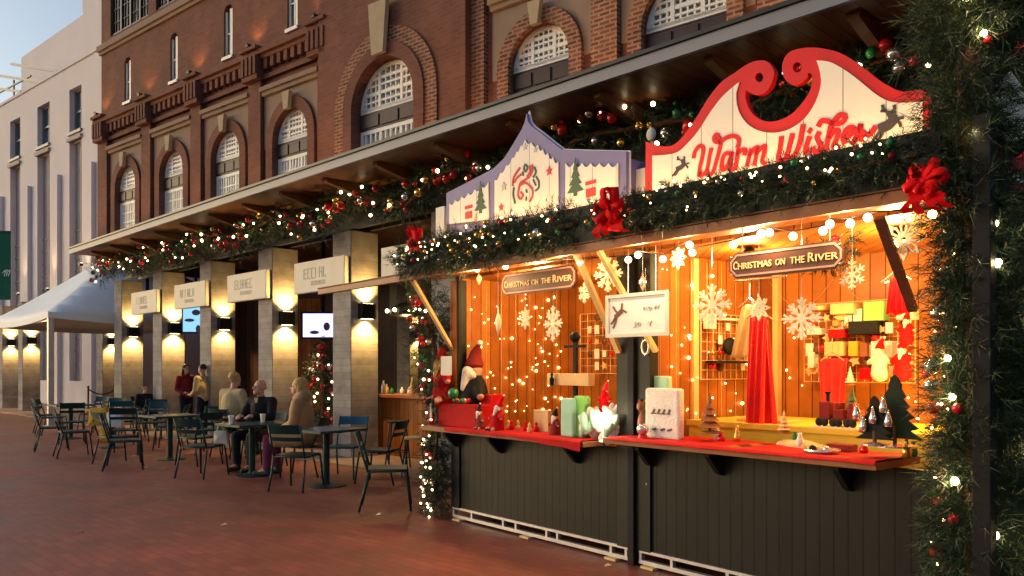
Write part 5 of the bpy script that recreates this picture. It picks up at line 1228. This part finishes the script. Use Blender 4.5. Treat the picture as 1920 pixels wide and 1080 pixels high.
# boxes and bags on the back grid
GB = [(1618, 1656, 566, 602, 'lime', 'yellow green patterned box high on the wide grid', 'box'), (1590, 1645, 603, 628, 'black', 'black basket on the wide grid under the yellow green box', 'basket'), (1545, 1581, 641, 668, 'straw', 'cream card box left on the middle of the wide grid', 'box'),
      (1590, 1608, 640, 668, 'yellow', 'narrow yellow box on the middle of the wide grid', 'box'), (1611, 1626, 643, 669, 'wood', 'small brown box beside the narrow yellow box', 'box'), (1632, 1672, 640, 671, 'white_soft', 'white box on the right of the wide grid', 'box'),
      (1552, 1582, 618, 634, 'red_cloth', 'small red pouch on the wide grid', 'pouch'), (1512, 1538, 616, 628, 'white_soft', 'thin white strip on the left end of the wide grid', 'sign'), (1520, 1544, 574, 582, 'straw', 'wooden name cut out on top of the wide grid', 'ornament'), (1556, 1600, 570, 590, 'straw', 'wooden lettering cut out at the top of the wide grid', 'ornament'),
      (1514, 1526, 660, 690, 'white_soft', 'narrow white tag low on the left of the wide grid', 'tag'), (1610, 1640, 690, 712, 'ribbon', 'row of small red and white toys low on the wide grid', 'toy'), (1560, 1572, 600, 612, 'gold_gloss', 'small gold ornament on the wide grid', 'ornament'), (1680, 1712, 580, 600, 'cream', 'cream card at the right end of the wide grid', 'card')]
for px0, px1, p0, p1, m, lab, cat in GB:
    a = gd(px0, p1, 1.36); b = gd(px1, p0, 1.36); c_ = gd(px0, p0, 1.36)
    o = goods(cat, lab, cat, MB().box(a[0], 1.36, a[2], b[0], 1.465, c_[2]), m, bevel=.006)
a = gd(1335, 652, 1.0)
goods('pouch', 'black beaded pouch on the grid of the left wall', 'pouch', MB().ball((.16, 1.02, 1.72), (.04, .09, .075), 14, 10), 'black', smooth=True)
goods('shelf', 'thin black shelf on the grid of the left wall', 'shelf', MB().box(.11, .75, 1.575, .22, 1.3, 1.595), 'black')
goods('box', 'pale box at the top of the grid on the left wall', 'box', MB().box(.11, .72, 1.86, .18, .80, 1.98).box(.11, .9, 1.94, .15, 1.3, 1.96), 'cream')
# red knitted hanging, tan coat, red scarves
def drape(name, lab, cat, px0t, px1t, px0b, px1b, pyt, pyb, y, m, folds=5, amp=.02, group=None, d=.012):
    a = gd(px0t, pyt, y); b = gd(px1t, pyt, y); c_ = gd(px0b, pyb, y); e = gd(px1b, pyb, y); n = 24; k = 14; v = []; f = []
    zt_ = a[2]; zb = c_[2]
    for j in range(k+1):
        t = j/k
        for i in range(n+1):
            u = i/n; x_ = (a[0]+(b[0]-a[0])*u)*(1-t)+(c_[0]+(e[0]-c_[0])*u)*t
            v.append((x_, y+amp*sin(u*folds*2*pi+t*.8)*(.3+t), zt_+(zb-zt_)*t+(.012*sin(u*9) if j == k else 0)))
    for j in range(k):
        for i in range(n): q = j*(n+1)+i; f.append((q, q+n+1, q+n+2, q+1))
    T = Thing(name, lab, cat, S, (a[0], y, zb), group)
    o = T.part('cloth', MB().add(v, f), M[m], smooth=True); sd = o.modifiers.new('s', 'SOLIDIFY'); sd.thickness = d
    T.part('hanger', MB().tube([((a[0]+b[0])/2-.1, y, zt_-.02), ((a[0]+b[0])/2, y, zt_+.05), ((a[0]+b[0])/2+.1, y, zt_-.02)], .006, 5).tube([((a[0]+b[0])/2, y, zt_+.05), ((a[0]+b[0])/2, y, zt_+.16)], .004, 5), M['silver_gloss'])
    return T
drape('scarf', 'tan woollen scarf hanging in the right stall beside the red one', 'scarf', 1392, 1420, 1368, 1406, 572, 672, .55, 'tan_soft' if 'tan_soft' in M else 'straw', 2)
drape('scarf', 'long bright red scarf hanging down to the right counter', 'scarf', 1406, 1438, 1396, 1430, 592, 812, .50, 'scarf_red', 3, .018)
drape('scarf', 'second red scarf, slightly behind the long red one', 'scarf', 1426, 1440, 1428, 1458, 600, 806, .56, 'scarf_red', 2, .015)
drape('towel', 'red knitted towel with pale pattern hanging from the wide grid', 'towel', 1534, 1588, 1540, 1582, 672, 760, 1.30, 'scarf_red', 3, .008)
drape('stocking', 'dark red ribbon cloth hanging at the right end of the stall', 'stocking', 1672, 1688, 1660, 1700, 522, 590, .7, 'ribbon', 3, .02)
# hanging rail under the brown board
a = gd(1378, 520, .45); b = gd(1475, 520, .45)
single('rail', 'thin metal rail under the large brown board', 'rail', MB().tube([(a[0], .45, 2.2), (a[0], .45, a[2]-.03), (b[0], .45, a[2]-.03), (b[0], .45, 2.2)], .008, 6), M['silver_gloss'], S)
# inner tables
single('inner_table', 'low yellow lit display table inside the right stall', 'table', MB().box(.15, .45, 1.08, 2.35, 1.45, 1.12).box(.16, .47, .16, 2.34, .50, 1.079).box(.2, 1.36, .16, .26, 1.42, 1.079).box(2.24, 1.36, .16, 2.3, 1.42, 1.079), M['yellow_glow_cloth'], S)
# small wooden trees, train, silhouettes
def mini_tree(lab, px, pyb, pyt, y, m, flat=False, base=True):
    c_ = gd(px, pyb, y); h = gd(px, pyt, y)[2]-c_[2]; T = Thing('toy_tree', lab, 'ornament', S, c_, 'little trees on the counters'); k = MB()
    if flat:
        out = []; n = 6
        for i in range(n):
            w = h*.36*(1-i/n)+.012; out += [(c_[0]+w, c_[2]+h*(.12+.145*i)), (c_[0]+w*.55, c_[2]+h*(.12+.145*(i+.75)))]
        out += [(c_[0], c_[2]+h)]+[(2*c_[0]-p[0], p[1]) for p in reversed(out)]
        k.slab([out], y-.008, y+.008)
    else:
        for i in range(5):
            r0 = h*.30*(1-i/5.2); z_ = c_[2]+h*(.15+.16*i); k.lathe((c_[0], y, z_), [(r0, 0), (r0*.25, h*.2), (.003, h*.24)], 12)
    T.part('crown', k, M[m])
    T.part('trunk', MB().tube([(c_[0], y, c_[2]+.01), (c_[0], y, c_[2]+h*.3)], .012, 8), M['darkwood'])
    T.part('base', MB().lathe(c_, [(h*.28, 0), (h*.28, .012), (.02, .02)], 16), M['silver_gloss' if flat else 'wood'])
    return T, c_, h
mini_tree('large flat dark tree cut out near the right end of the counter', 1678, 838, 702, .0, 'ink_dark_green', True)
T, c_, h = mini_tree('dark tree stand hung with silver gnomes beside the large cut out', 1640, 835, 742, -.08, 'black', True)
for u, w in ((-.10, .62), (.06, .78), (-.06, .38), (.09, .5), (.0, .55)): T.part('gnome_ornament', MB().lathe((c_[0]+u, -.10, c_[2]+h*w), [(.022, -.03), (.024, 0), (.004, .07)], 10), M['silver_gloss'], smooth=True)
mini_tree('thin wooden tree ornament left of the red scarf', 1331, 812, 738, .05, 'wood')
mini_tree('dark green bottle brush tree behind the toy train', 1598, 790, 728, .6, 'ink_green')
mini_tree('small twig tree on the yellow shelf behind the scarf', 1470, 812, 770, .2, 'straw')
c_ = gd(1533, 800, .5); T = Thing('toy_train', 'dark red toy train on the lit table inside the right stall', 'toy', S, (c_[0], .5, 1.12)); L = gd(1612, 800, .5)[0]-c_[0]
for i in range(3):
    xa = c_[0]+L*i/3; T.part('carriage', MB().box(xa+.01, .5, .955+.22, xa+L/3-.015, .6, 1.25+(.05 if i == 0 else 0)).box(xa+.02, .505, 1.251, xa+L/6, .595, 1.295), M['red_jacket'], bevel=.004)
    for u in (.05, .17):
        T.part('wheel', MB().ball((xa+u*L/.45*.5, .49, 1.16), (.03, .012, .03), 12, 8), M['black'], smooth=True)
T.part('chimney', MB().lathe((c_[0]+.05, .55, 1.30), [(.012, 0), (.014, .05), (.024, .07)], 10), M['black'])
T.part('track', MB().box(c_[0]-.03, .49, 1.121, c_[0]+L+.03, .61, 1.132), M['white_soft'])
c_ = gd(1540, 832, -.1)
T = Thing('tray', 'round silver tray with small goods on the right counter', 'tray', S, (c_[0], -.1, 1.005)); T.part('dish', MB().lathe((c_[0], -.1, 1.006), [(.09, 0), (.115, .03), (.11, .03), (.085, .006)], 24), M['silver_gloss'], smooth=True)
T = single('box', 'small dark red patterned box behind the silver tray', 'box', MB().box(c_[0]-.06, .06, 1.005, c_[0]+.10, .16, 1.055), M['red_jacket'], S, bevel=.004)
for i, (dx_, m_, lab) in enumerate(((-.04, 'black', 'small black ornament in the silver tray'), (.03, 'silver_gloss', 'shiny bauble in the silver tray'), (0, 'gold_gloss', 'gold bauble in the silver tray'))):
    single('small_ornament', lab, 'ornament', MB().ball((c_[0]+dx_, -.1+.03*(i-1), 1.035), .024, 12, 8), M[m_], S, smooth=True)
c_ = gd(1500, 806, .15); single('folded_cloth', 'pale yellow crumpled cloth on the right counter', 'cloth', MB().ball((c_[0], .17, 1.01), (.13, .08, .045), 16, 10).ball((c_[0]+.13, .16, 1.0), (.1, .07, .035), 16, 10).ball((c_[0]-.12, .2, 1.0), (.09, .05, .05), 16, 10), M['straw'], S, smooth=True)
c_ = gd(1365, 828, -.1); single('runner', 'orange patterned table runner laid across the right counter', 'cloth', MB().add([(c_[0]-.16, .2, 1.008), (c_[0]+.1, -.26, 1.010), (c_[0]+.45, .2, 1.008)], [(0, 1, 2)]), M['pine'], S)
# white cushion with reindeer print and neighbours at the left end of the right counter
y = -.05; a = gd(1212, 808, y); b = gd(1276, 808, y); zt_ = zpx(1245, 728, y)
T = Thing('cushion', 'white cushion printed with small reindeer on the right counter', 'cushion', S, (a[0], y, 1.005)); w = b[0]-a[0]; h = zt_-1.005
k = MB().box(a[0], y-.02, 1.006, b[0], y+.05, zt_); T.part('cover', k, M['white_soft'], bevel=.018)
T.part('print', MB().strokes([[(a[0]+w*u, 1.005+h*.5), (a[0]+w*u+.015, 1.005+h*.58)] for u in (.25, .4, .55, .7)], .012, y-.026, y-.021).strokes([[(a[0]+w*u-.015, 1.005+h*.5), (a[0]+w*u+.03, 1.005+h*.5)] for u in (.25, .45, .65)], .008, y-.027, y-.0215), M['joist'])
T.part('print', MB().strokes([[(a[0]+w*u, 1.005+h*.18), (a[0]+w*u+.03, 1.005+h*.2)] for u in (.25, .5, .7)], .014, y-.026, y-.021), M['ink_green'])
a2 = gd(1223, 730, .03); b2 = gd(1250, 706, .03)
single('cushion', 'mint green cushion behind the white reindeer cushion', 'cushion', MB().box(a2[0], .03, 1.006, b2[0]+.01, .09, zpx(1235, 705, .03)), M['mint'], S, bevel=.015)
c_ = gd(1205, 752, -.03); T = Thing('plush_toy', 'small brown plush bear beside the white cushion', 'toy', S, (c_[0], -.03, 1.005))
T.part('body', MB().ball((c_[0], -.03, 1.10), (.045, .04, .095)).ball((c_[0], -.04, 1.24), (.042, .04, .042)).ball((c_[0]-.03, -.03, 1.28), .014).ball((c_[0]+.03, -.03, 1.28), .014), M['wood'], smooth=True)
c_ = gd(1205, 795, -.14); T = Thing('snow_globe', 'glassy snow globe in front of the brown plush bear', 'ornament', S, (c_[0], -.14, 1.005))
T.part('globe', MB().ball((c_[0], -.14, 1.075), .045, 16, 12), M['silver_gloss'], smooth=True); T.part('base', MB().lathe((c_[0], -.14, 1.006), [(.04, 0), (.032, .03)], 16), M['red_gloss'])

# ---- left stall goods (counter at .95)
def gnome(lab, x, y, z, h, coat, hat, beard='white_soft', lean=0, arms=True, legs=False):
    T = Thing('santa_figure', lab, 'figure', S, (x, y, z), 'santa and elf figures'); r = h*.17
    up = V((lean, 0, 1)).normalized(); P0 = V((x, y, z)); A = lambda t, dx_=0, dy=0: P0+up*h*t+V((dx_*h, dy*h, 0))
    caps = [(A(.10), A(.42), r*1.15, r*.85), (A(.42), A(.58), r*.85, r*.5)]
    if arms: caps += [(A(.50, -.10), A(.34, -.27, -.06), r*.4, r*.3), (A(.50, .10), A(.36, .26, -.1), r*.4, r*.3)]
    if legs: caps += [(A(.12, -.07), A(.05, -.1, -.25), r*.4, r*.3), (A(.12, .07), A(.03, .1, -.25), r*.4, r*.3)]
    fuse('body', caps, [(A(.66), (h*.105, h*.1, h*.115))], M['skin'], T.o, h*.022, 2)
    caps2 = [(A(.08), A(.42), r*1.3, r*1.0), (A(.42), A(.56), r*1.0, r*.62)]
    if arms: caps2 += [(A(.50, -.10), A(.36, -.25, -.05), r*.5, r*.38), (A(.50, .10), A(.38, .24, -.09), r*.5, r*.38)]
    fuse('coat', caps2, [], M[coat], T.o, h*.022, 2)
    fuse('hat', [(A(.74), A(.86, .02), h*.11, h*.07), (A(.86, .02), A(.98, .10), h*.07, h*.025)], [(A(.73), (h*.125, h*.12, h*.035))], M[hat], T.o, h*.02, 1)
    fuse('beard', [(A(.64, 0, -.09), A(.44, 0, -.17), h*.08, h*.03)], [(A(.6, -.06, -.07), (h*.05,)*3), (A(.6, .06, -.07), (h*.05,)*3)], M[beard], T.o, h*.02, 1)
    for o in list(T.o.children): o.location = -V(T.base) if o.name.split('.')[0] in ('body', 'coat', 'hat', 'beard') else o.location
    T.part('pompom', MB().ball(A(.99, .11), h*.035), M['white_soft'], smooth=True)
    T.part('nose', MB().ball(A(.655, 0, -.115), h*.02), M['ribbon'], smooth=True)
    for s_ in (-1, 1): T.part('boot', MB().ball(A(.03, s_*.08, -.25 if legs else -.05), (h*.05, h*.08, h*.045)), M['black'], smooth=True)
    return T
y = -.08
def onc(name, lab, cat, px0, px1, pyt, y, d, m, z0=.955, bevel=.006):
    a = gd(px0, 780, y); b = gd(px1, 780, y); return single(name, lab, cat, MB().box(a[0], y, z0, b[0], y+d, gd(px0, pyt, y)[2]), M[m], S, bevel=bevel)
onc('gift_box', 'large red gift box under the elf at the left counter end', 'box', 822, 892, 756, -.14, .2, 'red_cloth')
onc('gift_box', 'smaller red box behind the santa plush', 'box', 878, 922, 738, .08, .14, 'red_gloss')
zb = gd(850, 756, -.08)[2]
g1 = gd(840, 755, -.05); gnome('red coated elf doll sitting on the large red gift box', g1[0]-.05, -.05, zb, .62, 'red_cloth', 'scarf_red', 'straw', -.12, legs=True)
T = single('price_tag', 'cream card tag hung on the red elf doll', 'tag', MB().box(gd(826, 700, -.2)[0], -.20, gd(826, 704, -.2)[2], gd(846, 700, -.2)[0], -.19, gd(826, 668, -.2)[2]), M['cream'], S, bevel=.006)
gnome('tall santa figure in black robe with white hair at the left counter end', gd(888, 755, .12)[0], .12, .955, .84, 'black', 'red_jacket', 'white_soft', .02)
gnome('small santa plush with white beard lying by the red boxes', gd(930, 790, -.12)[0], -.12, .955, .34, 'red_cloth', 'ribbon', 'white_soft', .25, legs=True)
gnome('tiny santa beside the red gift box with black boots', gd(903, 790, -.16)[0], -.16, .955, .25, 'red_jacket', 'black', 'white_soft', -.2, legs=True)
single('bauble', 'green glass ball in the lap of the red elf', 'ornament', MB().ball((gd(850, 738, -.18)[0], -.18, gd(850, 738, -.18)[2]), .055, 16, 12), M['green_gloss'], S, smooth=True)
T = Thing('candy_stick', 'pink striped stick with a red ball at the left counter end', 'ornament', S, (gd(808, 790, -.2)[0], -.2, .955)); c_ = gd(808, 790, -.2)
T.part('stick', MB().tube([(c_[0], -.2, .99), (c_[0], -.2, 1.2)], .011, 8), M['white_soft']); T.part('ball', MB().ball((c_[0], -.2, .995), .038), M['red_gloss'], smooth=True)
# stand with wooden box, blocks
c_ = gd(1078, 800, .3); T = Thing('display_stand', 'black display stand with a pale wooden box in the left stall', 'stand', S, (c_[0], .3, .955)); a = gd(1030, 722, .25); b = gd(1108, 699, .25)
T.part('post', MB().box(c_[0]-.015, .29, .955, c_[0]+.02, .32, gd(1078, 622, .3)[2]), M['black']); T.part('base', MB().box(c_[0]-.1, .22, .955, c_[0]+.1, .4, .97), M['black'])
T.part('crossbar', MB().box(c_[0]-.13, .285, gd(1078, 652, .3)[2], c_[0]+.12, .325, gd(1078, 647, .3)[2]).ball((c_[0], .3, gd(1078, 632, .3)[2]), .05, 10, 8), M['black'])
T.part('box', MB().box(a[0], .22, a[2], b[0], .30, gd(1030, 700, .25)[2]), M['straw'], bevel=.004)
T.part('figurine', MB().lathe((a[0]+.1, .19, a[2]), [(.02, 0), (.022, .06), (.008, .08), (.015, .1), (.002, .12)], 10), M['black'])
onc('wooden_blocks', 'little pale wooden letter blocks on the left counter', 'ornament', 1000, 1028, 768, .1, .05, 'straw')
gnome('small red nutcracker left of the mint cushion', gd(1041, 800, -.05)[0], -.05, .955, .24, 'red_jacket', 'black', 'white_soft')
onc('cushion', 'mint green cushion standing on the left counter', 'cushion', 1050, 1074, 746, -.1, .07, 'mint', bevel=.02)
onc('cushion', 'lime green patterned cushion between mint and white ones', 'cushion', 1074, 1096, 742, -.06, .08, 'lime', bevel=.02)
rgw = random.Random(8); k = MB(); a = gd(1092, 790, -.1)[0]; b = gd(1150, 790, -.1)[0]
for i in range(22): k.ball((rgw.uniform(a, b), rgw.uniform(-.12, .12), rgw.uniform(1.0, 1.17)), (rgw.uniform(.03, .06), rgw.uniform(.03, .05), rgw.uniform(.08, .14)), 12, 8, Euler((rgw.uniform(-.5, .5), rgw.uniform(-.8, .8), 0)))
k2 = MB()
for i in range(7): k2.ball((rgw.uniform(a-.05, b), rgw.uniform(-.14, -.06), rgw.uniform(.99, 1.14)), (.035, .03, rgw.uniform(.07, .11)), 12, 8, Euler((0, rgw.uniform(-.9, .9), 0)))
single('stocking_heap', 'pale green stockings lying in front of the white fleece heap', 'stockings', k2, M['mint'], S, smooth=True)
single('fleece_bundle', 'brightly lit heap of white fleece stockings at the right of the left counter', 'cushions', k, M['white_soft'], S, smooth=True)
gnome('red hatted plush on top of the white fleece heap', gd(1136, 745, .1)[0], .1, 1.17, .26, 'ribbon', 'scarf_red', 'ribbon')
T = Thing('table_lamp', 'small glowing lamp in front of the white fleece heap', 'lamp', S, (gd(1132, 790, -.17)[0], -.17, .955)); c_ = gd(1132, 782, -.17)
T.part('bulb', MB().ball((c_[0], -.17, c_[2]+.0), .034, 14, 10), M['bulb_hot'], smooth=True); T.part('base', MB().lathe((c_[0], -.17, .956), [(.04, 0), (.03, .015), (.012, .02), (.012, max(.03, c_[2]-.99))], 14), M['white_frame'])
T.light('POINT', (c_[0], -.235, c_[2]+.02), 2.6, (1, .8, .45), shadow_soft_size=.04)
# gnomes and plush on the back grid of the right stall
for i, (px, py, h_, lab) in enumerate(((1650, 706, .26, 'white bearded gnome low on the wide grid, left of two'), (1692, 706, .26, 'white bearded gnome low on the wide grid, right of two'), (1700, 640, .2, 'santa hat plush at the right end of the wide grid'))):
    c_ = gd(px, py, 1.3); gnome(lab, c_[0], 1.3, c_[2], h_*1.15, 'white_soft' if i == 0 else 'red_cloth', 'ribbon', 'white_soft', arms=True)
mini_tree('white and teal cloth tree hung beside the red towel', 1594, 722, 688, 1.28, 'white_soft')
c_ = gd(1690, 790, .9); T = Thing('low_fill_lamp', 'added warm lamp on the inner table lighting the right end yellow', 'lamp', S, (1.9, 1.2, 1.12))  # added low lamp, put in to bring the yellow glow to this end
T.part('base', MB().lathe((1.9, 1.2, 1.121), [(.05, 0), (.04, .02), (.01, .03), (.01, .12)], 12), M['lamp_black']); T.part('bulb', MB().ball((1.9, 1.2, 1.28), .035), M['lens'], smooth=True)
T.light('POINT', (1.9, 1.0, 1.42), 30, (1, .66, .12), shadow_soft_size=.05)
single('tea_towel', 'folded plaid cloth lying on the inner table of the right stall', 'cloth', MB().box(.5, .62, 1.121, .9, .9, 1.14), M['straw'], S, bevel=.005)

single('gate_post', 'black steel post standing in the pine garland at the far right', 'post', MB().box(2.66, -.56, 0, 2.74, -.48, 2.75).box(2.6, -.62, 0, 2.8, -.42, .015), M['black'], S, bevel=.004)

# small goods filling the grids and shelves
KN = [('small gold ornament hanging on a wire grid', 'gold_gloss', 'ornament'), ('small white card hanging on a wire grid', 'white_soft', 'card'), ('small red ornament hanging on a wire grid', 'red_gloss', 'ornament'), ('small wooden cut out hanging on a wire grid', 'straw', 'ornament'), ('small dark pouch hanging on a wire grid', 'darkwood', 'pouch')]
rgk = random.Random(21)
def small(kind, x, y, z, s_=1, side=False):
    lab, m_, cat = KN[kind]; k = MB()
    if kind in (0, 2): k.ball((x, y, z), .028*s_, 10, 7).tube([(x, y, z+.025*s_), (x, y, z+.06*s_)], .003, 4)
    elif kind == 1: k.box(x-.03*s_, y-.004, z-.045*s_, x+.03*s_, y+.004, z+.045*s_) if not side else k.box(x-.004, y-.03*s_, z-.045*s_, x+.004, y+.03*s_, z+.045*s_)
    elif kind == 3: k.slab([[(x+.045*s_*(1 if i % 2 else .5)*cos(i*pi/5), z+.045*s_*(1 if i % 2 else .5)*sin(i*pi/5)) for i in range(10)]], y-.005, y+.005)
    else: k.ball((x, y, z), (.035*s_, .02*s_, .045*s_), 10, 7).tube([(x-.015, y, z+.04*s_), (x, y, z+.08*s_), (x+.015, y, z+.04*s_)], .003, 4)
    return single(cat, lab, cat, k, M[m_], S, group=lab.replace('small', 'small').replace(' hanging on a wire grid', 's on the wire grids'), smooth=kind in (0, 2, 4))
a = gd(1512, 712, 1.4); b = gd(1712, 570, 1.4)
for r_ in range(6):
    for c_i in range(13):
        if rgk.random() < .62: small(rgk.choice((0, 1, 1, 2, 3, 3, 4)), a[0]+(b[0]-a[0])*(c_i+rgk.uniform(.2, .8))/13, 1.42-rgk.uniform(0, .04), a[2]+.02+(.52)*(r_+rgk.uniform(.2, .8))/6, rgk.uniform(.7, 1.25))
for r_ in range(4):
    for c_i in range(5):
        if rgk.random() < .6: small(rgk.choice((1, 2, 4, 0)), .13, .76+.54*(c_i+.5)/5, 1.5+.44*(r_+.5)/4, rgk.uniform(.7, 1.2), True)
a = gd(1092, 700, 1.4)
for r_ in range(5):
    for c_i in range(4):
        if rgk.random() < .6: small(rgk.choice((1, 2, 4, 3)), a[0]+.09+.11*c_i, 1.42, a[2]+.08+.13*r_, rgk.uniform(.7, 1.2))
# little things standing on the counters
CT = [('little striped candle on the right counter', 'white_soft'), ('little red lantern on the right counter', 'red_gloss'), ('little gold bell on the right counter', 'gold_gloss'), ('little green jar on the right counter', 'green_gloss')]
for i, px in enumerate((1345, 1352, 1382, 1490, 1500, 1620, 1700, 1712)):
    y = (.18, .1, .15, .3, .12, .12, .05, .2)[i]; lab, m_ = CT[i % 4]; c_ = gd(px, 800, y); h = (.10, .07, .12, .09)[i % 4]
    single('small_ornament', lab, 'ornament', MB().lathe((c_[0], y, 1.006 if y < .28 else 1.005), [(.025, 0), (.028, h*.3), (.02, h*.6), (.012, h*.8), (.014, h)], 12), M[m_], S, group='little ornaments standing on the right counter', smooth=True)
CL = [('red bauble in the heap of ornaments by the elf', 'red_gloss'), ('white bauble in the heap of ornaments by the elf', 'silver_gloss'), ('green bauble in the heap of ornaments by the elf', 'green_gloss')]
for i in range(12):
    px = rgk.uniform(806, 880); y = rgk.uniform(-.12, .1); c_ = gd(px, 745, y); lab, m_ = CL[i % 3]
    zz = (.985 if px < 820 else zb+.03)
    single('bauble', lab, 'ornament', MB().ball((c_[0], y, zz), .028, 12, 8), M[m_], S, group='loose baubles by the red elf', smooth=True)
for i in range(7):
    px = 940+i*11+rgk.uniform(-3, 3); y = rgk.uniform(-.05, .15); c_ = gd(px, 790, y)
    single('small_ornament', 'little wooden figure on the left counter', 'ornament', MB().lathe((c_[0], y, .955), [(.022, 0), (.024, .04), (.01, .055), (.018, .07), (.002, .095)], 10), M['straw' if i % 2 else 'ribbon'], S, group='little figures standing on the left counter', smooth=True)

# bits of litter on the paving
for i, (px, py, m_, lab) in enumerate(((710, 966, 'white_soft', 'tiny white paper scrap on the paving by the lone chair'), (250, 856, 'white_soft', 'tiny white paper scrap on the paving below the fourth table'), (273, 877, 'straw', 'small dry leaf on the paving in front of the tables'), (1140, 1062, 'straw', 'small dry leaf on the paving by the stall base'), (420, 985, 'straw', 'small dry leaf alone on the open plaza'), (150, 1000, 'joist', 'dark leaf on the plaza near the left edge'))):
    x_, y_ = gnd(px, py); r_ = .03
    single('paper_scrap' if m_ == 'white_soft' else 'fallen_leaf', lab, 'litter', MB().add([(x_-r_, y_-r_*.6, .004), (x_+r_*.9, y_-r_*.5, .012), (x_+r_, y_+r_*.7, .005), (x_+r_*.1, y_+r_*1.1, .02), (x_-r_*.8, y_+r_*.5, .008)], [(0, 1, 3, 4), (1, 2, 3)]), M[m_])
